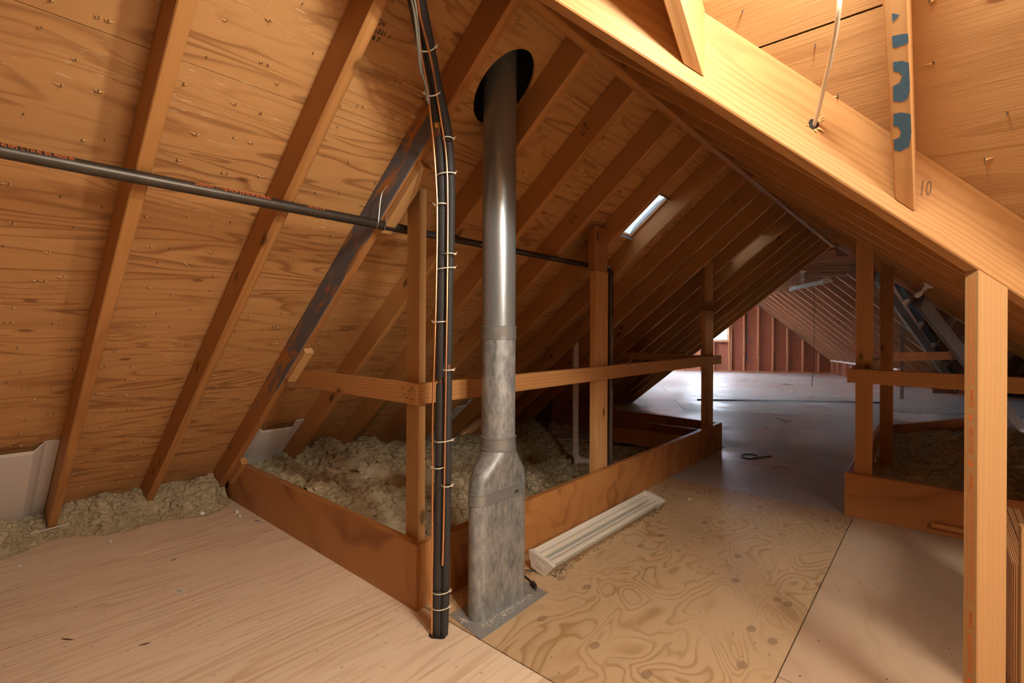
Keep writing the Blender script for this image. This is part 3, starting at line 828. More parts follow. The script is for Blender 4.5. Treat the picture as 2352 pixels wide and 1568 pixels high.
# ------------------------------------------------------------------ FAR ROOM
TF = .832; FA = (5.232, 2.107)                # right slope underside passes here
zf = lambda u: FA[1] - TF * (u - FA[0])
RU = 3.80; zpk = zf(RU); zfl = lambda u: zpk - TF * (RU - u)
SF = math.hypot(1, TF); NFR = (U * TF + Vector((0, 0, 1))).normalized(); NFL = (-U * TF + Vector((0, 0, 1))).normalized()
far = empty('ceiling', uv(RU, 10, zpk), kind='structure')
def uvY(u, Y): return (Y - U.y * u) / V.y      # v at which the line u meets world Y
YW = 6.52
def far_sheet(name, poly, side, mat, t=.0125, o=.1405, parent=far):
    """poly in (u,v)"""
    if side == 'R': n, zz, org = NFR, zf, RU
    else: n, zz, org = NFL, zfl, RU
    O = uv(RU, 0, zpk) + n * o
    mw = frame(O, V, n); ay = n.cross(V); sg = 1 if ay.dot(U) > 0 else -1
    poly = clip(poly, (U.y, V.y), YW)          # only beyond the partition
    pl_ = [(v, sg * (u - RU) * SF) for u, v in poly]
    return slab(name, pl_, mw, t, mat, parent)
valley_cut = [((-1, 1), 2.06)]                 # v - u >= 2.06 : the side wing's valley
def rect(u0, u1, v0, v1): return [(u0, v0), (u1, v0), (u1, v1), (u0, v1)]
for k in range(4):
    u0 = RU + k * 1.0; u1 = min(u0 + .997, 7.75)
    for a, b_ in ((2, 6.6), (6.603, 9.2), (9.203, 11.8), (11.803, 14.6)):
        p = rect(u0, u1, a, b_)
        for n, d in valley_cut: p = clip(p, n, d)
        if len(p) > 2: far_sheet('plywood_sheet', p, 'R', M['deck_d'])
LWIN = [(1.55, 2.60, 8.65, 9.60), (1.55, 2.60, 11.30, 12.40), (1.55, 2.60, 12.95, 14.05)]  # unseen roof windows; the first is added to brighten the far floor
vcut = [2, 8.65, 9.60, 11.30, 12.40, 12.95, 14.05, 14.6]
for (u0, u1) in ((2.603, RU), (0.0, 1.547)):
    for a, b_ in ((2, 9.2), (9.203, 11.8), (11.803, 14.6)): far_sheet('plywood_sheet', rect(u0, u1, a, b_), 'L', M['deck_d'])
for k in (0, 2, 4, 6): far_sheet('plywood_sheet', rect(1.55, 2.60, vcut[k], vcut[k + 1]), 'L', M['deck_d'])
# felt over it all
for s_, p in [('R', clip(rect(RU - .16, 7.85, 2, 14.7), (-1, 1), 1.9)), ('L', rect(2.6, RU + .16, 2, 14.7)), ('L', rect(-.1, 1.55, 2, 14.7))] + [('L', rect(1.55, 2.6, vcut[k], vcut[k + 1] + (.1 if k == 6 else 0))) for k in (0, 2, 4, 6)]:
    far_sheet('roof_felt', p, s_, M['skin'], .004, .17)
# rafters at 0.433 m
vv = [14.43 - .433 * k for k in range(26)]
vv = [12.70 + .433 * k for k in range(4, 0, -1)] + [12.70 - .4305 * k for k in range(0, 19)]
for v in vv:
    ue = min(7.72, v - 2.10)
    if ue > RU + .3:
        u0 = RU + .02
        P0 = uv(u0, v, zf(u0)) + NFR * .07; P1 = uv(ue, v, zf(ue)) + NFR * .07
        if P0.y < YW + .1:                     # start beyond the partition
            t = (YW + .1 - P0.y) / (P1.y - P0.y); P0 = P0 + (P1 - P0) * t
        beam('rafter', P0, P1, .040, .140, NFR, M['rafter_far'], far, c0=-TF if P0.y > YW + .11 else 0, c1=-TF)
    u1 = RU - .02; u0 = .25
    P0 = uv(u1, v, zfl(u1)) + NFL * .07; P1 = uv(u0, v, zfl(u0)) + NFL * .07
    if P0.y > YW + .1 and P1.y < YW + .1:
        t = (YW + .1 - P0.y) / (P1.y - P0.y); P1 = P0 + (P1 - P0) * t
    if P0.y > YW + .1 and not any(L[2] - .03 < v < L[3] + .03 for L in LWIN): beam('rafter', P0, P1, .040, .140, NFL, M['rafter_far'], far)
beam('ridge_board', uv(RU, 5.9, zpk + .1), uv(RU, 14.45, zpk + .1), .044, .2, (0, 0, 1), M['rafter_far'], far)
# collar ties, undersides at z 2.27
for v in vv:
    ur = FA[0] - (2.27 - FA[1]) / TF; ulf = 2 * RU - ur
    P0 = uv(ulf - .1, v + .042, 2.34); P1 = uv(ur + .1, v + .042, 2.34)
    if P0.y < YW + .08:
        t = (YW + .08 - P0.y) / (P1.y - P0.y)
        if t > .9: continue
        P0 = P0 + (P1 - P0) * t
    beam('collar_tie', P0, P1, .038, .14, (0, 0, 1), M['rafter_far'], far)
# a deeper cross beam seen under the near ridge
beam('cross_beam', uv(3.60, 8.0, 2.36), uv(5.05, 8.0, 2.36), .05, .17, (0, 0, 1), M['rafter_far'], far)
beam('cross_beam', uv(3.70, 6.05, 2.36), uv(4.75, 6.05, 2.36), .05, .17, (0, 0, 1), M['rafter_far'], far)
# side wing slope beyond the valley: falls towards +v
side = empty('ceiling', uv(8, 7.5, 2), kind='structure')
zs = lambda v: 2.2 - TF * (v - 7.2)
NS = (V * TF + Vector((0, 0, 1))).normalized()
O = uv(0, 7.2, 2.2) + NS * .1405; mwS = frame(O, U, NS); sgS = 1 if NS.cross(U).dot(V) > 0 else -1
def side_sheet(p, mat, name='plywood_sheet', o=0.0, t=.0125):
    p = clip(p, (1, -1), -2.06); p = clip(p, (U.y, V.y), YW)
    return slab(name, [(u, sgS * (v - 7.2) * SF) for u, v in p], mwS @ Matrix.Translation((0, 0, o)), t, mat, side)
for a, b_ in ((4.6, 7.2), (7.203, 9.5)):
    for c, d in ((5.6, 6.6), (6.603, 7.6), (7.603, 8.6), (8.603, 9.7)): side_sheet(rect(a, b_, c, d), M['deck_d'])
side_sheet(rect(4.2, 9.6, 5.65, 9.8), M['skin'], 'roof_felt', .03, .004)
VPK = 5.87; zsp = zs(VPK); NS2 = (-V * TF + Vector((0, 0, 1))).normalized()
mwS2 = frame(uv(0, VPK, zsp) + NS2 * .1405, U, NS2); sgS2 = 1 if NS2.cross(U).dot(V) > 0 else -1
def side_near(p, mat, name='plywood_sheet', o=0.0, t=.0125):
    p = clip(p, (U.y, V.y), YW)
    return slab(name, [(u, sgS2 * (v - VPK) * SF) for u, v in p], mwS2 @ Matrix.Translation((0, 0, o)), t, mat, side)
for a, b_ in ((3.6, 6.6), (6.603, 9.5)):
    for c, d in ((4.4, 5.90), (2.9, 4.397), (1.6, 2.897)): side_near(rect(a, b_, c, d), M['deck_d'])
side_near(rect(3.4, 9.6, 1.4, 6.05), M['skin'], 'roof_felt', .03, .004)
for k in range(9):
    u = 5.4 + .46 * k; v1 = min(u + 2.0, 9.6); v0 = 5.75
    P0 = uv(u, v0, zs(v0)) + NS * .07; P1 = uv(u, v1, zs(v1)) + NS * .07
    if P1.y < YW + .15: continue
    if P0.y < YW + .1:
        t = (YW + .1 - P0.y) / (P1.y - P0.y); P0 = P0 + (P1 - P0) * t
    beam('rafter', P0, P1, .040, .140, NS, M['rafter_far'], side)
a = uv(5.12, 7.18, 2.16); b_ = uv(7.70, 9.62, .12)
tag(beam('valley_beam', a, b_, .045, .20, (0, 0, 1), M['brace'], side), 'grey daylit valley beam sloping down to the far floor')

# knee wall on the right of the far room
kw = empty('wall_far_right', uv(7.34, 12.5, 0), kind='structure')
beam('plate', uv(7.31, 10.87, .40), uv(7.31, 14.44, .40), .10, .045, (0, 0, 1), M['styro'], kw)
for v in vv:
    if v > 10.8: beam('stud', uv(7.31, v - .05, .0), uv(7.31, v - .05, .378), .04, .09, U, M['stud_red'], kw)
slab('plywood_sheet', [(10.85, 0), (14.47, 0), (14.47, .42), (10.85, .42)], frame(uv(7.40, 0, 0), V, -U) if False else Matrix(((V.x, 0, U.x, uv(7.37, 0).x), (V.y, 0, U.y, uv(7.37, 0).y), (0, 1, 0, 0), (0, 0, 0, 1))), .012, M['gable'], kw)

# gable end wall
gw = empty('wall_back', uv(RU, 14.55, 0), kind='structure')
GM = Matrix(((U.x, 0, V.x, uv(0, 14.56).x), (U.y, 0, V.y, uv(0, 14.56).y), (0, 1, 0, 0), (0, 0, 0, 1)))   # local x=u, y=z, z=v
WU0, WU1, WZ0, WZ1 = 3.20, 4.41, .965, 2.02
def gsheet(u0, u1, z0, z1):
    p = clip(clip(rect(u0, u1, z0, z1), (-TF, -1), -(zpk + .2 + TF * RU)), (TF, -1), -(zpk + .2 - TF * RU))
    # grain upright
    mw = GM @ Matrix(((0, -1, 0, 0), (1, 0, 0, 0), (0, 0, 1, 0), (0, 0, 0, 1)))
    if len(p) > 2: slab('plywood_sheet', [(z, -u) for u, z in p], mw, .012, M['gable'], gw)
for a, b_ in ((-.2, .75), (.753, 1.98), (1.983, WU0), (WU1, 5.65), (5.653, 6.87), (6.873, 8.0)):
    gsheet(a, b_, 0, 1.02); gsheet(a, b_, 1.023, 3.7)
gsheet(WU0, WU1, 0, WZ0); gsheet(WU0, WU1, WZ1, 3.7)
def gstud(u, z0, z1, w_=.04):
    beam('stud', uv(u, 14.512, z0), uv(u, 14.512, z1), w_, .09, V, M['stud_red'], gw)
top = lambda u: (zf(u) if u > RU else zfl(u)) + .02
for u in (4.453, 4.40 - .0, 4.837, 5.25, 5.67, 6.085, 6.518, 6.95):
    gstud(u + .02, .04, top(u + .05)); gstud(2 * RU - u - .02, .04, top(2 * RU - u - .05))
for u in (3.54, 3.96): gstud(u, .04, WZ0 - .04); gstud(u, WZ1 + .04, top(u))
beam('plate', uv(.2, 14.512, .02), uv(7.4, 14.512, .02), .09, .04, (0, 0, 1), M['stud_red'], gw)
beam('sill', uv(WU0 - .02, 14.512, WZ0 - .02), uv(WU1 + .02, 14.512, WZ0 - .02), .09, .04, (0, 0, 1), M['stud_red'], gw)
beam('header', uv(WU0 - .02, 14.512, WZ1 + .02), uv(WU1 + .02, 14.512, WZ1 + .02), .09, .04, (0, 0, 1), M['stud_red'], gw)
win = empty('window_1', uv((WU0 + WU1) / 2, 14.56, WZ0), kind='structure')
for nm, p0, p1 in (('frame_side', uv(WU0 + .025, 14.55, WZ0), uv(WU0 + .025, 14.55, WZ1)), ('frame_side', uv(WU1 - .025, 14.55, WZ0), uv(WU1 - .025, 14.55, WZ1)),
                   ('frame_rail', uv(WU0, 14.55, WZ0 + .025), uv(WU1, 14.55, WZ0 + .025)), ('frame_rail', uv(WU0, 14.55, WZ1 - .025), uv(WU1, 14.55, WZ1 - .025)),
                   ('mullion', uv((WU0 + WU1) / 2, 14.55, WZ0), uv((WU0 + WU1) / 2, 14.55, WZ1))):
    beam(nm, p0, p1, .05, .05, V, M['enamel'], win)
put('pane', MB().box(WU0 + .04, WU1 - .04, WZ0 + .04, WZ1 - .04, .0, .004), M['glass'], win, GM)

# partition over the near gable (closes the far room above the near roof) and outer walls
pm = MB()
A_, B_, C_ = (-2.9, 0), (RX + .02, zl(RX) + .17), (4.1, 0)
for p in ([(-9, 0), (-2.55, 0), B_, (RX, 5), (-9, 5)], [(3.75, 0), (9, 0), (9, 5), (RX, 5), B_]):
    pm.add([(x, YW + .02, z) for x, z in p], [tuple(range(len(p)))])
tag(put('wall_middle', pm, M['gable']), kind='structure')
wf = MB().box(-3.3, 6.1, -4.25, -4.15, -.02, 3.2); tag(put('wall_front', wf, M['deck_w']), kind='structure')
wr = MB().box(6.0, 6.1, -4.15, 3.0, -.02, 3.2); tag(put('wall_right', wr, M['deck_w']), kind='structure')
wl = MB(); 
def vwall(mbw, pts):                           # [(u,v)...] run of low wall, z -0.02..h
    for (a, b_, h) in pts:
        a, b_ = uv(*a), uv(*b_); mbw.add([(a.x, a.y, -.02), (b_.x, b_.y, -.02), (b_.x, b_.y, h), (a.x, a.y, h)], [(0, 1, 2, 3)])
vwall(wl, [((.05, 4), (.05, 14.8), .55)])
tag(put('wall_left', wl, M['gable']), kind='structure')
we = MB(); vwall(we, [((7.76, 9.3), (7.76, 14.8), .4), ((7.3, 9.66), (9.7, 9.66), .5), ((9.5, .5), (9.5, 9.9), 4.2)])
tag(put('wall_far_eave', we, M['gable']), kind='structure')
wb = MB(); T_ = (RU, zpk + .4); B0, B1 = (-.6, 0), (8.3, 0)
def gq(*p): wb.add([tuple(uv(u, 14.59, z)) for u, z in p], [tuple(range(len(p)))])
gq((-.8, -.02), (8.4, -.02), (8.4, WZ0), (-.8, WZ0)); gq((-.8, WZ0), (WU0, WZ0), (WU0, WZ1), (-.8, WZ1)); gq((WU1, WZ0), (8.4, WZ0), (8.4, WZ1), (WU1, WZ1)); gq((-.8, WZ1), (8.4, WZ1), (8.4, 3.9), (-.8, 3.9))
put('sheathing_paper', wb, M['skin'], gw)

# roof lights (translucent vents set between rafters)
for k, (a, b_, c, d) in enumerate(LITES):
    g = MB(); n = 8; rings = []
    for i in range(n + 1):
        t = i / n; y = c + (d - c) * t; lift = .03 + .05 * math.sin(math.pi * t)
        rings.append([tuple(Vector((x + .1, y, zl(x + .1))) + NL * (.155 + lift * s_)) for x, s_ in ((a, .2), ((a * .8 + b_ * .2), 1), ((a * .2 + b_ * .8), 1), (b_, .2))])
    V_ = [p for r in rings for p in r]; Fs = []
    for i in range(n):
        for j in range(3): Fs.append((i * 4 + j, i * 4 + j + 1, (i + 1) * 4 + j + 1, (i + 1) * 4 + j))
    g.add(V_, Fs)
    def skirt(pts):
        low = [tuple(Vector(p) - NL * .06) for p in pts]; m_ = len(pts)
        g.add(list(pts) + low, [(q, q + 1, m_ + q + 1, m_ + q) for q in range(m_ - 1)])
    skirt(rings[0]); skirt(rings[-1]); skirt([r[0] for r in rings]); skirt([r[3] for r in rings])
    o = put('window_%d' % (k + 2), g, M['dome'], None, None, True); tag(o, kind='structure')
    for x in (a, b_):
        x += .1; beam('curb_frame', Vector((x, c, zl(x))) + NL * .155, Vector((x, d, zl(x))) + NL * .155, .02, .03, NL, M['stud'], o)
    beam('curb_frame', Vector((a + .09, d - .012, zl(a + .09))) + NL * .137, Vector((b_ + .09, d - .012, zl(b_ + .09))) + NL * .137, .02, .012, NL, M['stud'], o)
def portal(name, mw, sx, sy):
    d = bpy.data.lights.new(name, 'AREA'); d.shape = 'RECTANGLE'; d.size = sx; d.size_y = sy; d.cycles.is_portal = True
    o = bpy.data.objects.new(name, d); COL.objects.link(o); o.matrix_world = mw
portal('window_portal', Matrix(((U.x, 0, V.x, uv((WU0 + WU1) / 2, 14.64).x), (U.y, 0, V.y, uv((WU0 + WU1) / 2, 14.64).y), (0, 1, 0, (WZ0 + WZ1) / 2), (0, 0, 0, 1))) , WU1 - WU0, WZ1 - WZ0)

for k, (u0, u1, v0, v1) in enumerate(LWIN):
    uc, vc = (u0 + u1) / 2, (v0 + v1) / 2
    O = uv(uc, vc, zfl(uc)) + NFL * .16; ey = NFL.cross(V)
    mww = Matrix(((V.x, ey.x, NFL.x, O.x), (V.y, ey.y, NFL.y, O.y), (V.z, ey.z, NFL.z, O.z), (0, 0, 0, 1)))
    hx, hy = (v1 - v0) / 2, (u1 - u0) / 2 * SF
    fr_ = MB()
    for x0, x1, y0, y1 in ((-hx, hx, -hy, -hy + .05), (-hx, hx, hy - .05, hy), (-hx, -hx + .05, -hy + .05, hy - .05), (hx - .05, hx, -hy + .05, hy - .05)): fr_.box(x0, x1, y0, y1, -.03, .05)
    wo = put('window_%d' % (k + 4), fr_, M['enamel'], None, mww); tag(wo, kind='structure')
    put('pane', MB().box(-hx + .05, hx - .05, -hy + .05, hy - .05, .02, .024), M['glass'], wo, mww)
    portal('roof_window_portal', mww @ Matrix.Translation((0, 0, .08)), hx * 2, hy * 2)

# ------------------------------------------------------------------ GUARD RAIL round the left insulated well
HC = .285; T = .043
gl = empty('guard_rail', (-.02, .02, 0), 'box of orange fir boards with posts and rails around left insulated well', 'railing')
WMR = M
# front curb board, its left end cut to the roof slope
mbf = MB(); prof = [(-2.30, 0), (0, 0), (0, HC), (-1.955, HC)]
mbf.loft([[(x, 0, z) for x, z in prof], [(x, T, z) for x, z in prof]][::-1])
tag(put('curb_board', mbf, M['curb'], gl), 'front curb board facing the camera')
board('curb_board', -T, 0, T + .001, 3.973, 0, HC, M['curb_swirl'], gl)
board('curb_board', -2.0, -T - .001, 3.93, 3.973, .19, HC, M['curb_r'], gl)
board('curb_board', -2.2, -T - .001, 3.925, 3.968, 0, .186, M['curb_r'], gl)
board('sill_board', -1.1, -T - .001, 3.55, 3.64, .0, .16, M['rail'], gl)
Z0, Z1 = .898, .990
rm = MB(); rp = [(-1.16, Z0), (0, Z0), (0, Z1), (-1.04, Z1)]
rc = Vector((-.55, .019, (Z0 + Z1) / 2)); rm.loft([[(x - rc.x, y - rc.y, z - rc.z) for x, z in rp] for y in (.038, 0)])
put('rail', rm, M['rail'], gl, Matrix.Translation(rc))
board('rail', -.038, 0, .039, 3.95, Z0, Z1, M['rail'], gl)
board('rail', -1.35, -.04, 3.93, 3.968, .905, .978, M['rail'], gl)
def post(name, x0, x1, y0, y1, z0, z1, mat, par, slope=None):
    """stud with a top cut to a slope z = slope(x)"""
    zt = (lambda x: z1) if slope is None else slope
    b = MB(); c = Vector(((x0 + x1) / 2, (y0 + y1) / 2, (z0 + zt((x0 + x1) / 2)) / 2))
    # local: X up
    P = lambda x, y, z: (z - c.z, y - c.y, -(x - c.x))
    r0 = [P(x0, y0, z0), P(x1, y0, z0), P(x1, y1, z0), P(x0, y1, z0)]
    r1 = [P(x0, y0, zt(x0)), P(x1, y0, zt(x1)), P(x1, y1, zt(x1)), P(x0, y1, zt(x0))]
    b.loft([r0, r1])
    mw = Matrix(((0, 0, -1, c.x), (0, 1, 0, c.y), (1, 0, 0, c.z), (0, 0, 0, 1)))
    return put(name, b, mat, par, mw)
post('post', -.134, -.045, .044, .082, .0, 0, M['post_pine'], gl, lambda x: zl(x) - .045 if False else 1.86 + TN * (x + .05))
# mid post: pale lower stud, darker upper stud lapping it
post('post', -.085, -.044, 1.535, 1.70, .0, 1.637, M['stud'], gl)
post('post_extension', -.095, -.05, 1.525, 1.70, 1.638, 0, M['stud_dark'], gl, lambda x: zl(x) + .10)
post('post', -.085, -.044, 3.605, 3.83, .0, 1.44, M['stud'], gl)
post('post_extension', -.095, -.05, 3.595, 3.83, 1.441, 0, M['stud_dark'], gl, lambda x: zl(x) + .10)
# brace lapped onto the blue rafter, cleats
beam('brace', Vector((-.215, -.022, zl(-.215) - .026)), Vector((.075, -.022, zl(.075) - .026)), .055, .040, NL, M['post_pine'], gl)
o = beam('cleat', Vector((-1.135, -.028, zl(-1.135) - .018)), Vector((-.925, -.028, zl(-.925) - .018)), .05, .036, NL, M['splinter'], gl); tag(o, 'pale rough sawn cleat')
beam('cleat', Vector((-2.09, -.012, zl(-2.09) - .026)), Vector((-1.87, -.012, zl(-1.87) - .026)), .04, .05, NL, M['rail'], gl)
# nail heads on the rail ends
nh = MB()
for x, z in ((-.035, .97), (-.06, .955), (-.10, .965), (-.09, .935), (-.04, .92), (-.07, .925)): nh.loft([[(x + .004 * math.cos(a), yy, z + .004 * math.sin(a)) for a in [k * math.pi / 3 for k in range(6)]] for yy in (.001, -.0015)])
tag(put('nail_heads', nh, M['nail'], gl), kind='stuff')

# ------------------------------------------------------------------ GUARD RAIL round the right well
gr = empty('guard_rail', (1.25, 2.62, 0), 'brown guard rail box around right insulated well behind the pine post', 'railing')
XR = 1.235
board('curb_board', XR, 3.2, 2.62, 2.66, 0, HC, M['curb'], gr)
board('curb_board', XR, XR + .043, 2.661, 4.93, 0, HC, M['curb_r'], gr)
beam('curb_board', (1.29, 4.96, HC / 2), (2.35, 6.40, HC / 2) if False else (2.10, 6.40, HC / 2), .04, HC, (0, 0, 1), M['curb_r'], gr)
tag(beam('rail', (1.25, 2.60, .942), (2.75, 2.60, .930), .038, .092, (0, 0, 1), M['rail'], gr))
board('rail', 1.262, 1.30, 2.69, 4.95, .90, .99, M['curb_r'], gr)
beam('rail', (1.34, 4.97, .985), (1.98, 6.20, .985), .038, .09, (0, 0, 1), M['curb_r'], gr)
post('post', 1.287, 1.38, 2.66, 2.70, .0, 0, M['rail'], gr, lambda x: zr(x) + .02)
post('post', 1.345, 1.43, 3.66, 3.70, .0, 0, M['stud_dark'], gr, lambda x: zr(x) + .02)
nh = MB()
for x, z in ((1.262, .972), (1.285, .968), (1.31, .970), (1.262, .915), (1.285, .908), (1.32, .908)): nh.loft([[(x + .0035 * math.cos(a), yy, z + .0035 * math.sin(a)) for a in [k * math.pi / 3 for k in range(6)]] for yy in (2.582, 2.579)])
tag(put('nail_heads', nh, M['brass'], gr), kind='stuff')
# short strip nailed to the curb
st = beam('wood_strip', (1.70, 2.598, .062), (2.75, 2.598, .062), .042, .03, (0, 0, 1), M['curb'], None, s0=1.0); tag(st, 'thin wood strip along the foot of the right curb board', 'strip')
# far post beyond the right well
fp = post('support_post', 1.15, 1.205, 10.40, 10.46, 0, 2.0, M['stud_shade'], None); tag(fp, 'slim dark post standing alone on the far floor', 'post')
# sloping brace in the dark far right corner
br = beam('timber_brace', (1.56, 5.10, 1.55), (2.47, 7.22, .05), .045, .16, (0, 0, 1), M['brace'], None); tag(br, 'grey sloping timber brace right of the valley beam, passing behind the pine post', 'brace')

# ------------------------------------------------------------------ PINE POST with red print, foreground right
e1 = Vector((1, 1, 0)).normalized(); e2 = vn
P0 = Vector((1.797, .547, 0))                 # the corner nearest the camera
pb = MB(); pw, pt = .0885, .043
zt = lambda s: 1.399 - .577 * s
c0 = P0 + e1 * (pw / 2) + e2 * (pt / 2); H = zt(pw / 2)
mwp = Matrix(((0, e2.x, -e1.x, c0.x), (0, e2.y, -e1.y, c0.y), (1, 0, 0, H / 2), (0, 0, 0, 1)))
ch = .003
sec = [(-pw / 2 + ch, -pt / 2), (pw / 2 - ch, -pt / 2), (pw / 2, -pt / 2 + ch), (pw / 2, pt / 2 - ch), (pw / 2 - ch, pt / 2), (-pw / 2 + ch, pt / 2), (-pw / 2, pt / 2 - ch), (-pw / 2, -pt / 2 + ch)]
pb.loft([[(-H / 2, t, -s) for s, t in sec], [(zt(s + pw / 2) - H / 2, t, -s) for s, t in sec]])
pp = put('support_post', pb, M['post_pine'], None, mwp); tag(pp, 'pale pine post with red lumber print propping the diagonal valley beam', 'post')
def textmesh(name, body, size, mw, mat, parent, shear=0.0, sx=1.0, align='LEFT', ext=.0002):
    cu = bpy.data.curves.new(name, 'FONT'); cu.body = body; cu.size = size; cu.shear = shear; cu.extrude = ext; cu.align_x = align; cu.resolution_u = 2
    ob = bpy.data.objects.new(name, cu); COL.objects.link(ob)
    dg = bpy.context.evaluated_depsgraph_get(); me = bpy.data.meshes.new_from_object(ob.evaluated_get(dg))
    bpy.data.objects.remove(ob); me.name = name
    if sx != 1.0:
        for v_ in me.vertices: v_.co.x *= sx
    me.materials.clear(); me.materials.append(mat)
    return link(bpy.data.objects.new(name, me), parent, mw)
# narrow face: normal -e1, text runs upward, letters' up points to -e2 side (left in view)
def pface(z, t):                              # t: 0 at the front corner .. pt at back edge
    o = P0 + e2 * t + Vector((0, 0, z)) - e1 * .0006
    x = Vector((0, 0, 1)); n = -e1; y = n.cross(x)
    return Matrix(((x.x, y.x, n.x, o.x), (x.y, y.y, n.y, o.y), (x.z, y.z, n.z, o.z), (0, 0, 0, 1)))
ysign = (-e1).cross(Vector((0, 0, 1))).dot(e2)
tb = .014 if ysign > 0 else .030
def zpx(y): return 1.22 - (y - CY) / F_PX * 1.37
for yk, yd, yt in ((1550, 1476, 1447), (1042, 960, 930), (1640, 1576, 1540)):
    textmesh('print', 'KILN DRIED', .017, pface(zpx(yk), tb), M['orange'], pp, .25, 1.0 if yk != 1042 else .9)
for yt in (1448, 1128, 932):
    textmesh('print', 'Keystone', .021, pface(zpx(yt), tb), M['orange'], pp, .35, .62)
for yd in (1470, 1065, 958, 1572):
    z = zpx(yd); 
    pts = [(0, -.007), (.006, -.001), (.012, -.008), (.008, .002), (.012, .009), (.005, .004), (0, .008), (-.003, .001), (-.007, -.002)]
    cen = [P0 + e2 * (.021 + b) + Vector((0, 0, z + a)) - e1 * .0007 for a, b in pts]
    put('print', MB().add(cen, [tuple(range(len(cen)))]), M['orange'], pp)
for y0, y1 in ((1240, 1385), (1132, 1262), (630, 880)):
    for t in (.013, .019, .027):
        a, b_ = zpx(y1), zpx(y0); q = [P0 + e2 * tt + Vector((0, 0, z)) - e1 * .0006 for tt, z in ((t, a), (t + .0016, a), (t + .0016, b_), (t, b_))]
        put('print', MB().add(q, [(0, 1, 2, 3)]), M['orange'], pp)

# ------------------------------------------------------------------ STACKED SHEETS at right edge
for k in range(4):
    x0 = 1.896 + k * .0215
    hgt = .455 if k else .468
    ps = put('plywood_offcut', MB().box(x0, x0 + .019, .95, 1.75, 0, hgt), M['ply_edge'])
    tag(ps, ['outermost plywood offcut standing on edge behind the pine post', 'second plywood offcut on edge, just inside the outermost one', 'third plywood offcut standing on edge in the right-hand stack', 'rightmost plywood offcut on edge, against the tall plank'][k], 'sheet', 'plywood offcuts standing on edge')
tp = board('leaning_plank', 1.906, 1.95, .86, .90, 0, .62, M['post_pine']); tag(tp, 'upright plank end in front of the plywood offcuts at right edge', 'plank')

# ------------------------------------------------------------------ FLUE / DUCT
duct = empty('vent_duct', (.24, .275, 0), 'tall galvanised metal vent duct rising from the floor through the roof', 'duct')
put('base_plate', MB().loft([[(.128, .078, z), (.352, .046, z), (.340, .505, z), (.118, .520, z)] for z in (.0, .0025)]), M['sheet'], duct)
DCX, DCY = .232, .270
def caps_ring(L, Tk, z, n=40, g=0.0):
    r = Tk / 2 + g; hs = (L - Tk) / 2; out = []
    for k in range(n):
        a = 2 * math.pi * k / n
        out.append((DCX + r * math.cos(a), DCY + r * math.sin(a) + (hs if math.sin(a) > 0 else -hs), z))
    return out
RR = .0755
def circ(r, z, n=40): return [(DCX + r * math.cos(2 * math.pi * k / n), DCY + r * math.sin(2 * math.pi * k / n), z) for k in range(n)]
LD, TD = .325, .092
put('lower_duct', MB().loft([caps_ring(LD, TD, z) for z in (.002, .488)]), M['galv_m'], duct, None, True)
put('duct_collar', MB().loft([caps_ring(LD, TD, z, g=g) for z, g in ((.484, .001), (.486, .0045), (.490, .0045), (.492, .002), (.528, .002), (.530, .0045), (.534, .0045), (.536, .001))]), M['galv'], duct, None, True)
rings = []
for t in [0, .15, .3, .45, .6, .75, .9, 1.0]:
    z = .535 + .17 * t; s_ = max(0, (t - .22) / .78); s_ = s_ * s_ * (3 - 2 * s_) * .5 + s_ * .5
    A = caps_ring(LD, TD, z); B = circ(RR + .002, z); rings.append([tuple(a_[i] * (1 - s_) + b2[i] * s_ for i in range(3)) for a_, b2 in zip(A, B)])
put('reducer_boot', MB().loft(rings), M['galv_m'], duct, None, True)
put('pipe_collar', MB().loft([circ(RR + g, z) for z, g in ((.700, .003), (.704, .0065), (.709, .0065), (.712, .003), (.752, .003), (.755, .006), (.759, .006), (.762, .001))]), M['galv'], duct, None, True)
put('middle_pipe', MB().loft([circ(RR, z) for z in (.758, 1.193)]), M['galv_m'], duct, None, True)
put('pipe_coupling', MB().loft([circ(RR + g, z) for z, g in ((1.186, .001), (1.188, .003), (1.236, .003), (1.239, .005), (1.243, .005), (1.246, .0))]), M['galv'], duct, None, True)
put('upper_pipe', MB().loft([circ(RR - .001, z) for z in (1.244, 2.72)]), M['galv'], duct, None, True)
# small clip on the collar
put('latch_plate', MB().box(DCX + TD / 2 + .001, DCX + TD / 2 + .0045, .33, .355, .497, .508), M['nail'], duct)
# black roof jack above the opening
N = 40; ell = []
for k in range(N):
    a = 2 * math.pi * k / N; x = HOLE[0] + (HOLE[2] + .004) * math.cos(a); yv = HOLE[1] + (HOLE[3] + .004) * math.sin(a)
    ell.append((x, yv))
zj = lambda x: zl(x) + .1405 * SEC + .004
jm = MB(); jm.loft([[(x, y, zj(x)) for x, y in ell], [(x * .9 + HOLE[0] * .1, y * .9 + HOLE[1] * .1, 2.62 + .2) for x, y in ell]], False, True)
put('roof_jack', jm, M['black'], duct, None, True)
fl_ = MB(); inn = [(x, y) for x, y in ell]; out = [(HOLE[0] + (x - HOLE[0]) * 2.6, HOLE[1] + (y - HOLE[1]) * 2.0) for x, y in ell]
fl_.loft([[(x, y, zl(x) + (.1405 + .0135) * SEC) for x, y in inn], [(x, y, zl(x) + (.1405 + .0135) * SEC) for x, y in out]], False, False)
put('flashing', fl_, M['black'], duct)
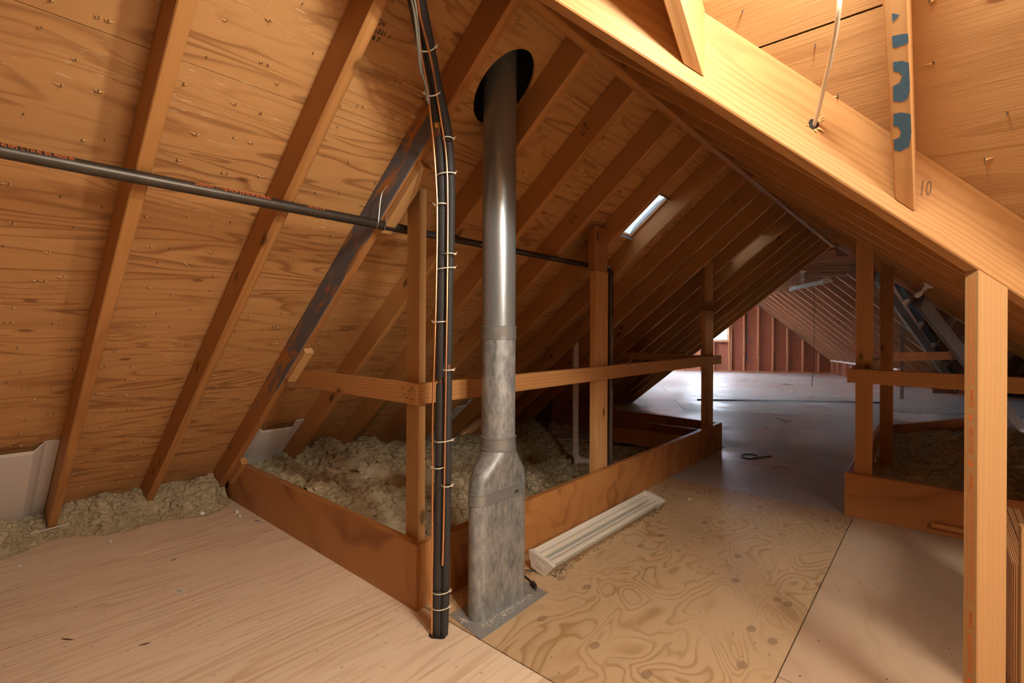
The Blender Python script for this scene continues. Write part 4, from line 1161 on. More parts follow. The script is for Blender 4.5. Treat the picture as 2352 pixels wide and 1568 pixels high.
# plaster dust swept round the base
pd = MB(); R = random.Random(3)
for k in range(260):
    a = R.uniform(-.12, .30); x = .283 + abs(R.gauss(0, .018)); y = .12 + R.uniform(-.02, .32)
    if R.random() < .25: x, y = R.gauss(.20, .02), .098 - abs(R.gauss(0, .01))
    r_ = R.uniform(.0008, .003); pd.add([(x - r_, y, .0028), (x, y - r_, .0028), (x + r_, y + r_ * .3, .0028), (x, y, .0028 + r_)], [(0, 1, 3), (1, 2, 3), (2, 0, 3)])
tag(put('plaster_dust', pd, M['plaster']), 'pale plaster dust strewn on the metal base plate', 'dust', None, 'stuff')

# ------------------------------------------------------------------ LINE SET: black insulated pipes, copper tubes, cables, ties
ls = empty('refrigerant_lines', (.2, -.037, 0), 'bundle of black insulated pipes with copper tubes rising through the floor', 'pipes')
PB = [[0.213, -0.026, -.02], [0.216, -0.023, 0.119], [0.22, -0.02, 0.453], [0.222, -0.018, 0.979], [0.224, -0.017, 1.33], [0.228, -0.013, 1.68], [0.23, -0.016, 1.82], [0.244, -0.037, 1.933], [0.267, -0.07, 2.003], [0.298, -0.123, 2.069], [0.351, -0.196, 2.113], [0.44, -0.304, 2.172], [0.529, -0.412, 2.221], [0.602, -0.508, 2.248], [0.668, -0.61, 2.285], [.75, -.68, 2.42]]
PA = [[0.19, -0.038, -.02], [0.189, -0.039, 0.116], [0.192, -0.036, 0.45], [0.195, -0.033, 0.978], [0.197, -0.032, 1.33], [0.198, -0.031, 1.682], [0.2, -0.036, 1.821], [0.218, -0.06, 1.933], [0.234, -0.086, 2.007], [0.26, -0.129, 2.078], [0.315, -0.201, 2.124], [0.406, -0.307, 2.184], [0.497, -0.413, 2.235], [0.572, -0.507, 2.264], [0.639, -0.608, 2.296], [.72, -.68, 2.43]]
PC1 = [[0.184, -0.063, -.02], [0.183, -0.064, 0.282], [0.187, -0.067, 0.632], [0.186, -0.068, 0.876], [0.194, -0.061, 1.329], [0.2, -0.062, 1.711], [0.199, -0.07, 1.849], [0.218, -0.1, 1.973], [0.25, -0.138, 2.037], [0.314, -0.202, 2.084], [0.371, -0.271, 2.138], [0.434, -0.336, 2.174], [0.538, -0.431, 2.207], [0.614, -0.524, 2.233], [0.682, -0.624, 2.262]]
PC2 = [[0.226, -0.046, 0.289], [0.229, -0.044, 0.462], [0.234, -0.042, 0.982], [0.237, -0.039, 1.501], [0.238, -0.042, 1.812], [0.254, -0.068, 1.939], [0.28, -0.112, 2.02], [0.317, -0.16, 2.075], [0.404, -0.256, 2.118], [0.46, -0.327, 2.154], [0.515, -0.398, 2.181], [0.549, -0.435, 2.201], [0.623, -0.53, 2.226]]
PK1 = [[.30, -.19, 2.055], [0.332, -0.226, 2.085], [0.368, -0.274, 2.108], [0.426, -0.33, 2.138], [0.485, -0.384, 2.173], [0.549, -0.448, 2.194], [0.625, -0.541, 2.218]]
PK2 = [[.305, -.20, 2.06], [0.337, -0.235, 2.096], [0.371, -0.284, 2.11], [0.437, -0.346, 2.14], [0.495, -0.402, 2.174], [0.543, -0.453, 2.194], [0.619, -0.546, 2.218]]
def spline(P, n=6):
    P = [Vector(p) for p in P]; out = []
    for i in range(len(P) - 1):
        p0 = P[max(i - 1, 0)]; p1 = P[i]; p2 = P[i + 1]; p3 = P[min(i + 2, len(P) - 1)]
        # chord-length tangents keep uneven spacing calm
        d = (p2 - p1).length
        m1 = (p2 - p0) / max((p2 - p1).length + (p1 - p0).length, 1e-6) * d; m2 = (p3 - p1) / max((p3 - p2).length + (p2 - p1).length, 1e-6) * d
        for k in range(n):
            t = k / n; out.append(p1 * (2 * t ** 3 - 3 * t * t + 1) + m1 * (t ** 3 - 2 * t * t + t) + p2 * (-2 * t ** 3 + 3 * t * t) + m2 * (t ** 3 - t * t))
    out.append(P[-1]); return out
SA, SB = spline(PA), spline(PB)
def cut(S, z0, z1):
    """part of a path between two heights"""
    out = []
    for a, b in zip(S[:-1], S[1:]):
        if b.z < z0 or a.z > z1: continue
        for zz in (z0,):
            if a.z < z0 <= b.z: out.append(a + (b - a) * ((z0 - a.z) / (b.z - a.z)))
        if z0 <= a.z <= z1: out.append(a)
        if a.z <= z1 < b.z: out.append(a + (b - a) * ((z1 - a.z) / (b.z - a.z)))
    if S[-1].z <= z1: out.append(S[-1])
    return out
def ipipe(S, z0, z1, r):
    p = cut(S, z0, z1); rr = [r] * len(p); rr[0] = r * .93; rr[-1] = r * .93
    return put('insulated_pipe', MB().tube(p, rr, 14), M['rubber'], ls, None, True)
ipipe(SA, -.02, .176, .0200); ipipe(SA, .180, .675, .0205); ipipe(SA, .679, 1.010, .0205); ipipe(SA, 1.030, 1.470, .0205); ipipe(SA, 1.474, 1.845, .0200); ipipe(SA, 1.849, 1.985, .0190)
ipipe(SA, 2.03, 2.43, .0175)
put('bare_pipe', MB().tube(cut(SA, .9, 2.05), .0125, 10), M['barepipe'], ls, None, True)
ipipe(SB, -.02, .176, .0165); ipipe(SB, .180, .605, .0165); ipipe(SB, .609, 1.066, .0160); ipipe(SB, 1.09, 1.527, .0160); ipipe(SB, 1.531, 1.848, .0170); ipipe(SB, 1.852, 1.968, .0175); ipipe(SB, 1.972, 2.42, .0185)
put('bare_pipe', MB().tube(cut(SB, 1.0, 1.2), .011, 10), M['barepipe'], ls, None, True)
put('copper_tube', MB().tube(spline(PC1), .0042, 8), M['copper'], ls, None, True)
put('copper_tube', MB().tube(spline(PC2), .0042, 8), M['copper'], ls, None, True)
put('cable', MB().tube(spline(PK1), .0038, 8), M['cable_grey'], ls, None, True); put('cable', MB().tube(spline(PK2), .0038, 8), M['cable_grey'], ls, None, True)
put('foam_plug', MB().lathe((.245, -.101, 2.008), [(.008, 0), (.013, .006), (.013, .018), (.007, .026)], 10), M['cork'], ls, None, True)
lat = Vector((math.cos(YAW), math.sin(YAW), 0)); fw = Vector((-math.sin(YAW), math.cos(YAW), 0))
def ztie(c, hw, hd, tilt=0.0, axis=None, head=1):
    c = Vector(c); up = (Vector(axis) if axis else Vector((0, 0, 1))).normalized()
    x = (lat - up * lat.dot(up)).normalized(); y = up.cross(x); n = 18; rings = []
    for k in range(n):
        a = 2 * math.pi * k / n; p = c + x * hw * math.cos(a) + y * hd * math.sin(a) + up * tilt * math.cos(a)
        o = (x * math.cos(a) / hw + y * math.sin(a) / hd).normalized()
        rings.append([p - up * .002 + o * .0, p + up * .002, p + up * .002 + o * .0014, p - up * .002 + o * .0014])
    rings.append(rings[0]); b = MB().loft([[tuple(q) for q in r] for r in rings], False, False)
    h = c + x * hw * (.98 * head) - y * hd * .35 + up * tilt * head
    b.box(h.x - .004, h.x + .004, h.y - .004, h.y + .004, h.z - .0035, h.z + .0035)
    b.tube([h, h + x * .010 * head + up * .008], .0012, 5)
    put('zip_tie', b, M['tie'], ls)
mid = lambda z: (cut(SA, z, z + .001)[0] + cut(SB, z, z + .001)[0]) / 2
for z, kind in ((1.97, 'B'), (1.847, 'AB'), (1.727, 'A'), (1.529, 'B'), (1.472, 'AB'), (1.258, 'A'), (1.067, 'B'), (.782, 'AB'), (.677, 'A'), (.607, 'B'), (.178, 'AB'), (.115, 'AB')):
    m_ = mid(z)
    if kind == 'AB': ztie(m_ - fw * .006, .036, .029, .004)
    elif kind == 'A': ztie(cut(SA, z, z + .001)[0] - fw * .010 - lat * .003, .025, .033, .002, None, -1)
    else: ztie(cut(SB, z, z + .001)[0] - fw * .010, .022, .032, .0, None, 1)
ztie((.425, -.305, 2.172), .036, .032, 0, (.09, -.11, .05)); ztie((.318, -.185, 2.095), .030, .03, 0, (.05, -.075, .06), -1)
mwt = Matrix(((0, -lat.x, -fw.x, 0), (0, -lat.y, -fw.y, 0), (1, 0, 0, 0), (0, 0, 0, 1)))
pt_ = cut(SA, 1.04, 1.05)[0]
o_ = pt_ + lat * .0165 - fw * .0128
nn = (-fw * .8 + lat * .6).normalized(); xx = Vector((0, 0, 1)); yy = nn.cross(xx)
textmesh('print', 'MCATEAR INSUL-TUBE 180', .0125, Matrix(((xx.x, yy.x, nn.x, o_.x), (xx.y, yy.y, nn.y, o_.y), (xx.z, yy.z, nn.z, 1.035), (0, 0, 0, 1))), M['blueprint'], ls, 0, .95)
# ragged hole in the floor where the lines pass
hm = MB(); hp = []
for k in range(16):
    a = 2 * math.pi * k / 16; r_ = .036 + .006 * math.sin(3 * a + 1)
    hp.append((.196 + r_ * 1.0 * math.cos(a), -.046 + r_ * .8 * math.sin(a), .0012))
hm.add(hp, [tuple(range(16))]); put('floor_hole', hm, M['ink'], floor)

# ------------------------------------------------------------------ GAS PIPE under the rafters
gp = empty('gas_pipe', (-.2, .3, 1.70), 'black iron gas pipe crossing the rafters and dropping beside the middle post', 'pipe')
GX, GZ, GR = -.190, zl(-.205) - .017, .021
yd = 1.775
put('pipe_run', MB().tube([(GX, -4.0, GZ), (GX, .13, GZ)], GR, 18), M['iron'], gp, None, True)
put('pipe_coupling', MB().tube([(GX, .12, GZ), (GX, .122, GZ), (GX, .165, GZ), (GX, .167, GZ)], [GR, GR + .004, GR + .004, GR], 18), M['iron'], gp, None, True)
put('pipe_run', MB().tube([(GX, .16, GZ), (GX, yd - .05, GZ)], GR * .86, 18), M['iron'], gp, None, True)
el = [(GX, yd - .055, GZ), (GX + .01, yd - .03, GZ - .004)]
put('elbow', MB().tube(spline([(GX, yd - .06, GZ), (GX + .03, yd - .012, GZ - .006), (-.09, yd + .002, GZ - .03), (-.072, yd + .005, GZ - .08)]), [GR + .004] * 19, 16), M['iron'], gp, None, True)
put('drop_pipe', MB().tube([(-.070, yd + .006, GZ - .075), (-.066, yd + .008, .05)], GR * .9, 16), M['iron'], gp, None, True)
for dy in (-.012, .028):
    zz = GZ
    put('wire_hanger', MB().tube(spline([(-.13, -.066 + dy * .2, zl(-.13) + .085), (-.150, -.072 + dy, zl(-.13) + .05), (-.162, -.078 + dy, GZ + .03), (-.164, -.08 + dy, GZ), (-.180, -.078 + dy, GZ - .023), (-.205, -.07 + dy, GZ - .018)], 4), .0022, 6), M['wire'], gp, None, True)
def pipe_text(body, y0, size, sx):
    # printed on the side turned to the room and up
    n = Vector((1, 0, .38)).normalized(); x = Vector((0, 1, 0)); yv = n.cross(x)
    o = Vector((GX, y0, GZ)) + n * (GR + .0004)
    return textmesh('print', body, size, Matrix(((x.x, yv.x, n.x, o.x), (x.y, yv.y, n.y, o.y), (x.z, yv.z, n.z, o.z), (0, 0, 0, 1))), M['orange'], gp, 0, sx)
pipe_text('SABWEHT 1 1125 MCM 3/4 ESTM DOMUSC', -.80, .018, .74); pipe_text('L.N.S  NO A1 M', -.41, .015, .7)
pipe_text('L 40 NPS  C T N 40  EN  MADE IN', -1.26, .015, .7)

# ------------------------------------------------------------------ PVC drain
pv = empty('drain_pipe', (-.995, 2.73, -.02), 'thin white plastic drain pipe dropping into the insulation behind the rail', 'pipe')
px_, py_ = -.995, 2.73
put('riser', MB().tube([(px_, py_, .06), (px_ - .004, py_, zl(px_) + .178)], .0305, 16), M['pvc'], pv, None, True)
put('coupling', MB().tube([(px_, py_, .045), (px_, py_, .10)], .036, 16), M['pvc'], pv, None, True)
put('elbow', MB().tube(spline([(px_, py_, .06), (px_ + .003, py_ + .002, .0), (px_ + .035, py_ + .03, -.045), (px_ + .11, py_ + .10, -.062)]), .036, 14), M['pvc'], pv, None, True)
put('branch', MB().tube([(px_ + .10, py_ + .09, -.062), (px_ + .42, py_ + .36, -.085)], .0305, 14), M['pvc'], pv, None, True)
put('stub', MB().tube([(px_ + .012, py_, .0), (px_ + .02, py_ - .02, -.12)], .026, 12), M['pvc'], pv, None, True)

# ------------------------------------------------------------------ FLUORESCENT SHOP LIGHTS
def shop_light(name, mw, label, lit_side_up=True, L=1.27, cord=True):
    """local x along, y across, z up out of the open face"""
    t = bpy.data.objects.new(name, None); t.empty_display_size = .05; link(t, None, mw); tag(t, label, 'light')
    hw, bw, h = .078, .040, .058
    prof = [(-hw, h), (-bw, 0), (bw, 0), (hw, h), (hw - .002, h + .001), (bw - .001, .002), (-bw + .001, .002), (-hw + .002, h + .001)]
    put('reflector', MB().loft([[(x, y, z) for y, z in prof] for x in (-L / 2, L / 2)]), M['enamel'], t, mw)
    put('ballast_cover', MB().loft([[(x, y, z) for y, z in ((-.022, .002), (.022, .002), (.010, .024), (-.010, .024))] for x in (-L / 2 + .02, L / 2 - .02)]), M['enamel'], t, mw)
    for s_ in (-1, 1):
        put('fluorescent_tube', MB().tube([(-L / 2 + .03, s_ * .036, .034), (-L / 2 + .034, s_ * .036, .034), (L / 2 - .034, s_ * .036, .034), (L / 2 - .03, s_ * .036, .034)], [.012, .0165, .0165, .012], 16), M['tubeglass'], t, mw, True)
        x = s_ * L / 2; a, b_ = sorted((x - .022 * s_ * 0 - .012, x + .012))
        e = MB(); pr = [(-hw - .003, h + .004), (-bw - .004, -.012), (-.018, -.016), (.018, -.016), (bw + .004, -.012), (hw + .003, h + .004), (hw * .55, h + .010), (-hw * .55, h + .010)]
        e.loft([[(a, y, z) for y, z in pr], [(b_, y, z) for y, z in pr]])
        cap = put('end_cap', e, M['enamel'], t, mw)
        put('knockout_plate', MB().box(x + .012 * s_ - .0005, x + .012 * s_ + .0025 * s_ if s_ > 0 else x - .0115, -.030, .012, .012, .036) if s_ > 0 else MB().box(x - .0145, x - .012, -.030, .012, .012, .036), M['enamel'], cap, mw)
    return t
a = Vector((.195, .615, .030)); b_ = Vector((.205, 1.905, .030))
slx = (b_ - a).normalized(); tilt = rad(14)
upv = Vector((math.sin(tilt), 0, math.cos(tilt)))
mw1 = frame((a + b_) / 2 + Vector((0, 0, -.006)), slx, upv)
s1 = shop_light('shop_light', mw1, 'white two-tube fluorescent shop light lying on the floor by the curb', L=1.27)
cp = [(.185, .600, .022), (.178, .575, .026), (.158, .555, .030), (.152, .535, .022), (.180, .535, .010), (.205, .530, .007), (.238, .512, .008)]
crd = put('power_cord', MB().tube(spline([Vector(p) for p in cp]), .0042, 8), M['cord'], s1, None, True)
pg = MB().tube([(.232, .516, .010), (.244, .508, .013), (.272, .490, .014), (.280, .485, .014)], [.006, .012, .011, .007], 8)
plug = put('plug', pg, M['cord'], s1, None, True)
pr_ = MB()
for dz, dy in ((.004, .005), (.004, -.005), (-.003, 0)): pr_.tube([(.278, .487 + dy, .014 + dz), (.298, .474 + dy, .012 + dz)], .0016, 5)
put('prong', pr_, M['brass'], plug)
put('dust_lint', MB().box(0, 0, 0, 0, 0, 0), M['dust'], s1) if False else None
# hanging one in the far room (open face down)
P0h = Vector((-.245, 8.42, 1.99)); P1h = Vector((.42, 7.33, 1.99))
mw2 = frame((P0h + P1h) / 2 + Vector((0, 0, .05)), P1h - P0h, (0.25, .15, -1))
s2 = shop_light('shop_light', mw2, 'fluorescent shop light hanging under the collar ties in the far room', L=1.27)
put('hanging_chain', MB().tube([P0h + Vector((.1, -.16, .05)), P0h + Vector((.1, -.16, .40))], .003, 6), M['nail'], s2)
put('hanging_chain', MB().tube([P1h + Vector((-.1, .16, .05)), P1h + Vector((-.1, .16, .40))], .003, 6), M['nail'], s2)
pcx = P0h + (P1h - P0h) * .62
put('power_cord', MB().tube(spline([pcx + Vector((.02, 0, .05)), pcx + Vector((.03, 0, -.6)), pcx + Vector((.02, .02, -1.3)), pcx + Vector((.0, .0, -1.62))]), .004, 6), M['cord'], s2)
# bulbs
def bulb_fixture(P, up, label, sc=1.0):
    P = Vector(P); up = Vector(up).normalized(); R_ = Vector((0, 0, 1)).rotation_difference(up).to_matrix().to_4x4()
    mw = Matrix.Translation(P) @ R_ @ Matrix.Scale(sc, 4)
    t = bpy.data.objects.new('bulb_holder', None); t.empty_display_size = .04; link(t, None, mw); tag(t, label, 'light bulb')
    put('socket', MB().lathe((0, 0, 0), [(.055, 0), (.055, -.012), (.028, -.03), (.022, -.06), (.022, -.075)], 16), M['enamel'], t, mw, True)
    put('bulb', MB().lathe((0, 0, 0), [(.013, -.07), (.014, -.085), (.024, -.11), (.031, -.135), (.031, -.15), (.024, -.17), (.010, -.182), (.001, -.184)], 16), M['bulbglass'], t, mw, True)
    return t
M['bulbglass'] = flat('clear_bulb', (.75, .78, .82), .08, 0, .05, 30, .8)
bulb_fixture((-.016, 8.03, 2.262), (0, 0, 1), 'bare bulb in a socket above the hanging shop light')
xb = 1.655; bulb_fixture((xb, 3.042, zr(xb) - .002), NR, 'bare bulb in a socket on the right slope rafters', .6)
# pull cord with outlet on the far wall
pcn = empty('outlet_cord', uv(4.92, 14.40, .4), 'thin dark cord with a small outlet hanging on the far gable wall', 'cord')
put('cable', MB().tube(spline([uv(4.94, 14.42, 1.95), uv(4.90, 14.42, 1.3), uv(4.93, 14.42, .8), uv(4.915, 14.42, .42)]), .006, 6), M['cord'], pcn)
q = uv(4.915, 14.42, .39); put('outlet_box', MB().box(q.x - .03, q.x + .03, q.y - .02, q.y + .02, q.z - .045, q.z + .045), M['cord'], pcn)
# white cable through the valley beam
hp = valley(1.455); hz = 1.792
cc = empty('white_cable', (1.455, .205, hz), 'white electrical cable dropping into a drilled hole in the valley beam', 'cable')
put('cable', MB().tube(spline([(1.552, -.09, 1.955 + .02), (1.545, -.06, 1.93), (1.520, .03, 1.885), (1.485, .13, 1.835), (1.458, .198, 1.792), (1.440, .235, 1.772)]), .0052, 10), M['cable_white'], cc, None, True)
hk = MB(); rr_ = random.Random(5); HP = []
fx = vd; fy = vup
for k in range(18):
    a_ = 2 * math.pi * k / 18; r_ = .013 * (1 + .25 * rr_.random()); HP.append(Vector((1.4535, .2035, 1.789)) - vn * .0008 + fx * r_ * math.cos(a_) + fy * r_ * math.sin(a_))
hk.add(HP, [tuple(range(18))]); put('drilled_hole', hk, M['ink'], vb)
sp = MB()
for k in range(9):
    a_ = rr_.uniform(0, 6.28); d_ = fx * math.cos(a_) + fy * math.sin(a_); c_ = Vector((1.4535, .2035, 1.789)) + d_ * .014 - vn * .001; t_ = d_.cross(vn)
    sp.add([c_ + t_ * .004, c_ - t_ * .004, c_ + d_ * rr_.uniform(.008, .022) - vn * rr_.uniform(.003, .01)], [(0, 1, 2)])
tag(put('splinters', sp, M['splinter'], vb), kind='stuff')
# pencilled 10 on the beam
nn = -vn; xx = Vector((1, 1, 0)).normalized(); yy = nn.cross(xx)
o_ = Vector((1.668, .418, 1.602)) + nn * .0006
if yy.z < 0: xx = -xx; yy = nn.cross(xx)
textmesh('pencil_mark', '10', .062, Matrix(((xx.x, yy.x, nn.x, o_.x), (xx.y, yy.y, nn.y, o_.y), (xx.z, yy.z, nn.z, o_.z), (0, 0, 0, 1))), M['pencil'], vb, .15, .62)
# blue spray marks on the short rafter's underside
zb_ = lambda y: zw(y)
sm = MB()
for poly in ([[1.635, -.018], [1.648, -.011], [1.635, -.003]], [[1.633, .02], [1.650, .0215], [1.661, .024], [1.661, .040], [1.638, .042], [1.633, .039]],
             [[1.632, .066], [1.648, .068], [1.660, .075], [1.661, .106], [1.660, .13], [1.654, .144], [1.642, .146], [1.629, .14], [1.63, .111], [1.642, .108], [1.648, .096], [1.641, .086], [1.632, .083]],
             [[1.628, .166], [1.643, .167], [1.660, .175], [1.660, .215], [1.655, .244], [1.638, .252], [1.625, .246], [1.625, .222], [1.637, .22], [1.641, .207], [1.634, .195], [1.626, .192]]):
    pts = [Vector((min(max(x, 1.6215), 1.6605), y, zb_(y))) - NW * .0006 for x, y in poly]
    n = len(sm.v); cx_ = sum((p for p in pts), Vector()) / len(pts)
    sm.add(pts, [tuple(range(len(pts)))])
put('spray_mark', sm, M['bluespray'], jack1)
# grade stamps
def stamp(P, x, n, rows, size, parent, mat='ink', shear=0):
    x = Vector(x).normalized(); n = Vector(n).normalized(); y = n.cross(x)
    for k, r_ in enumerate(rows):
        o = Vector(P) - y * (k * size * 1.15) + n * .0006
        textmesh('stamp', r_, size, Matrix(((x.x, y.x, n.x, o.x), (x.y, y.y, n.y, o.y), (x.z, y.z, n.z, o.z), (0, 0, 0, 1))), M[mat], parent, shear, .9)
rd = Vector((1, 0, TN)).normalized()
raf = [o for o in ceiling.children if o.name.startswith('rafter')]
def rnear(y): return min([o for o in raf if WM[o.name].translation.x < RX], key=lambda o: abs(WM[o.name].translation.y - y - RW / 2))
stamp(Vector((.335, .811, zl(.335) + .085)), NL, (0, -1, 0), ['II 2', 'II 2A'], .030, rnear(.811))
stamp(Vector((-.05, 1.276, zl(-.05) + .085)), NL, (0, -1, 0), ['II 2', 'II 2'], .030, rnear(1.276))
stamp(Vector((.42, 3.02, zl(.42) + .10)), NL, (0, -1, 0), ['II 2'], .04, rnear(3.02))
shs = [o for o in ceiling.children if o.name.startswith('plywood_sheet')]
stamp(Vector((.345, -.43, zl(.345))) + NL * .1395, (0, 1, 0), -NL, ['APPROV', 'RCCR-331  I', 'EXT 08 7', 'HICR'], .024, shs[0])

# ------------------------------------------------------------------ NAILS poking through the sheathing
R = random.Random(11)
nm, sm = MB(), MB()
def nail(mbn, mbs, P, n, along, ln, spl):
    n = Vector(n); a = Vector(along); b = n.cross(a).normalized(); r_ = .0022
    tip = P + n * ln + a * R.uniform(-.004, .004)
    mbn.add([P + a * r_, P - a * r_ * .5 + b * r_, P - a * r_ * .5 - b * r_, tip], [(0, 1, 3), (1, 2, 3), (2, 0, 3)])
    if spl:
        for s_ in (-1, 1):
            if R.random() < .6:
                l_ = R.uniform(.006, .024); w_ = R.uniform(.001, .003); lift = R.uniform(.004, .010)
                mbs.add([P + a * s_ * l_, P + b * w_ + a * s_ * .002 + n * lift * .6, P - b * w_ + a * s_ * .002 + n * lift, P + n * .001], [(0, 1, 2), (0, 2, 3), (0, 3, 1)])
for row in range(26):
    s0 = .10 + row * .135
    y = -2.2 + R.uniform(0, .2)
    while y < 1.3:
        x = RX - (s0 + R.uniform(-.035, .035)) / SEC
        inbay = all(not (yy - .012 < y < yy + RW + .012) for yy in YS)
        if inbay and x > -2.45 and math.hypot(x - HOLE[0], y - HOLE[1]) > .17:
            P = Vector((x, y, zl(x))) + NL * .1405; nail(nm, sm, P, -NL, (0, 1, 0), R.uniform(.008, .022), True)
            if R.random() < .25: nail(nm, sm, P + Vector((0, .02, 0)), -NL, (0, 1, 0), R.uniform(.008, .018), True)
        y += R.uniform(.05, .17)
tag(put('roofing_nails', nm, M['nail'], ceiling), kind='stuff'); tag(put('splinters', sm, M['splinter'], ceiling), kind='stuff')
nm, sm = MB(), MB()
for row in range(8):
    y0 = -.45 + row * .12; x = 1.0
    while x < 3.2:
        yy = y0 + R.uniform(-.03, .03)
        if yy < x + VC - .05 and all(not (j - .01 < x < j + RW + .01) for j in JX):
            P = Vector((x, yy, zw(yy))) + NW * .1405; nail(nm, sm, P, -NW, (1, 0, 0), R.uniform(.014, .03), R.random() < .6)
        x += R.uniform(.05, .2)
tag(put('roofing_nails', nm, M['nail'], wing), kind='stuff'); tag(put('splinters', sm, M['splinter'], wing), kind='stuff')

# ------------------------------------------------------------------ INSULATION
ICO = None
def ico():
    global ICO
    if ICO is None:
        import bmesh
        bm = bmesh.new(); bmesh.ops.create_icosphere(bm, subdivisions=2, radius=1.0)
        ICO = (np.array([v.co[:] for v in bm.verts]), [tuple(v.index for v in f.verts) for f in bm.faces]); bm.free()
    return ICO
def fluff(name, x0, x1, y0, y1, hf, res, nblob, label, seed, rmin=.016, rmax=.05, keep=None, amp=None):
    nx = int((x1 - x0) / res) + 1; ny = int((y1 - y0) / res) + 1
    X, Y = np.meshgrid(np.linspace(x0, x1, nx), np.linspace(y0, y1, ny), indexing='ij')
    P = np.stack([X.ravel(), Y.ravel(), np.zeros(X.size)], 1)
    def hh(P):
        b_ = hf(P[:, 0], P[:, 1])
        lump = vnoise(P * 7, seed) * .5 + vnoise(P * 15, seed + 1) * .32 + vnoise(P * 34, seed + 2) * .22 + vnoise(P * 80, seed + 3) * .10
        if amp: return b_ + amp * (lump - .55)
        return np.where(b_ > .0, b_ + np.minimum(b_ * 2.2, .12) * (lump - .55), b_)
    z = hh(P); Pz = P.copy(); Pz[:, 2] = z
    V_ = [tuple(p) for p in Pz]; Fs = []
    for i in range(nx - 1):
        for j in range(ny - 1):
            a = i * ny + j
            if not amp and max(z[a], z[a + 1], z[a + ny], z[a + ny + 1]) < -.004: continue
            Fs.append((a, a + ny, a + ny + 1, a + 1))
    iv, ifc = ico(); rs = np.random.RandomState(seed)
    bx = rs.uniform(x0 + .02, x1 - .02, nblob); by = rs.uniform(y0 + .02, y1 - .02, nblob); bp_ = np.stack([bx, by, 0 * bx], 1); bh = hh(bp_)
    base_n = len(V_)
    allv = []
    for k in range(nblob):
        if not amp and bh[k] < .005: continue
        r_ = rs.uniform(rmin, rmax) * (1 if amp or bh[k] > .05 else .75)
        q = iv * r_ * np.array([1, 1, .8]); wpos = q + np.array([bx[k], by[k], bh[k] - r_ * .25])
        d = vnoise(wpos * 70, seed + 5) * .8 + vnoise(wpos * 170, seed + 6) * .8
        q = q * (.42 + .85 * d)[:, None]
        if keep is not None and not keep(bx[k], by[k], bh[k] + r_): continue
        n0 = len(V_); V_ += [tuple(p) for p in (q + np.array([bx[k], by[k], bh[k] - r_ * .25]))]
        Fs += [(a + n0, b + n0, c + n0) for a, b, c in ifc]
    mb_ = MB(); mb_.v = V_; mb_.f = Fs
    o = put(name, mb_, M['insul'], None, None, True)
    return tag(o, label, 'insulation', None, 'stuff')
sm01 = lambda t: np.clip(t, 0, 1) ** 2 * (3 - 2 * np.clip(t, 0, 1))
def h_left(x, y):
    b_ = .10 + .18 * sm01((-x - .35) / 1.0) + .05 * np.sin(y * 2.3 + 1) * sm01((-x - .2) / .6)
    b_ = b_ - .05 * sm01((y - 1.6) / 1.2) - .07 * np.exp(-((x + .35) ** 2 + (y - .55) ** 2) / .06)
    zroof = RZ + TN * (x - RX) + .14
    b_ = b_ - .13 * np.exp(-((y - .2) / .3) ** 2) * sm01((-x - .9) / .5)
    low = -.09 + .13 * sm01((-x - 1.25) / .8)
    b_ = b_ + (low - b_) * sm01((y - 1.0) / .9)
    return np.minimum(b_, np.maximum(zroof + .02, -.06))
fluff('loose_insulation', -2.40, -.06, .06, 3.88, h_left, .015, 5200, 'tan fluffy loose insulation filling the left railed well', 21, .010, .032, None, .13)
def h_eave(x, y):
    edge = -2.03 - .07 * np.sin(y * 5.0) - .05 * np.sin(y * 13 + 1)
    edge = edge + .03 * (vnoise(np.stack([y * 22, x * 0, x * 0], 1), 77) - .5)
    b_ = .135 * sm01((edge - x) / .26) + .006 * sm01((edge + .05 - x) / .08) - .004
    return b_
fluff('loose_insulation', -2.62, -1.85, -2.4, -.02, h_eave, .010, 3800, 'pale loose insulation spilling along the eave edge of the floor', 33, .007, .022)
def h_right(x, y):
    b_ = .17 + .03 * np.sin(x * 4) + .03 * np.sin(y * 3)
    ok = (x - 1.29) / (2.10 - 1.29) * (6.40 - 4.96) + 4.96 - .06 > y
    zroof = RZ - TN * (x - RX2) + .05
    return np.where(ok, np.minimum(b_, zroof), -.01)
fluff('loose_insulation', 1.30, 3.1, 2.69, 6.2, h_right, .02, 3500, 'dark shaded loose insulation inside the right railed well', 45, .010, .032)

# ------------------------------------------------------------------ FOAM VENT BAFFLES between rafters
def baffle(y0, y1, xt, xb, label, curve=.018):
    prof = [(y0, .132), (y0 + .055, .130), (y0 + .10, .082), (y1 - .10, .082), (y1 - .055, .130), (y1, .132)]
    b = MB(); n = 6
    def P(x, y, o): return tuple(Vector((x + .1 * SH, y, zl(x + .1 * SH))) + NL * o)
    rings = []
    for i in range(n + 1):
        t = i / n; x = xt + (xb - xt) * t; rings.append([P(x + (curve if 1 < k < 4 and i == 0 else 0) * -1, y, o) for k, (y, o) in enumerate(prof)] + [P(x, y, o + .006) for y, o in prof[::-1]])
    b.loft([r for r in rings]); return b
for y0, y1, xt, xb, lb in ((-1.355, -.960, -1.70, -2.62, 'white foam rafter vent baffle at the far left edge'), (-.018, .384, -1.80, -2.62, 'white foam rafter vent baffle above the left end of the front curb'),
                           (1.765, 2.165, -1.85, -2.6, 'foam vent baffle half hidden behind the black pipes')):
    mbb = baffle(y0, y1, xt, xb, lb)
    tag(put('vent_baffle', mbb, M['foam']), lb, 'vent baffle')

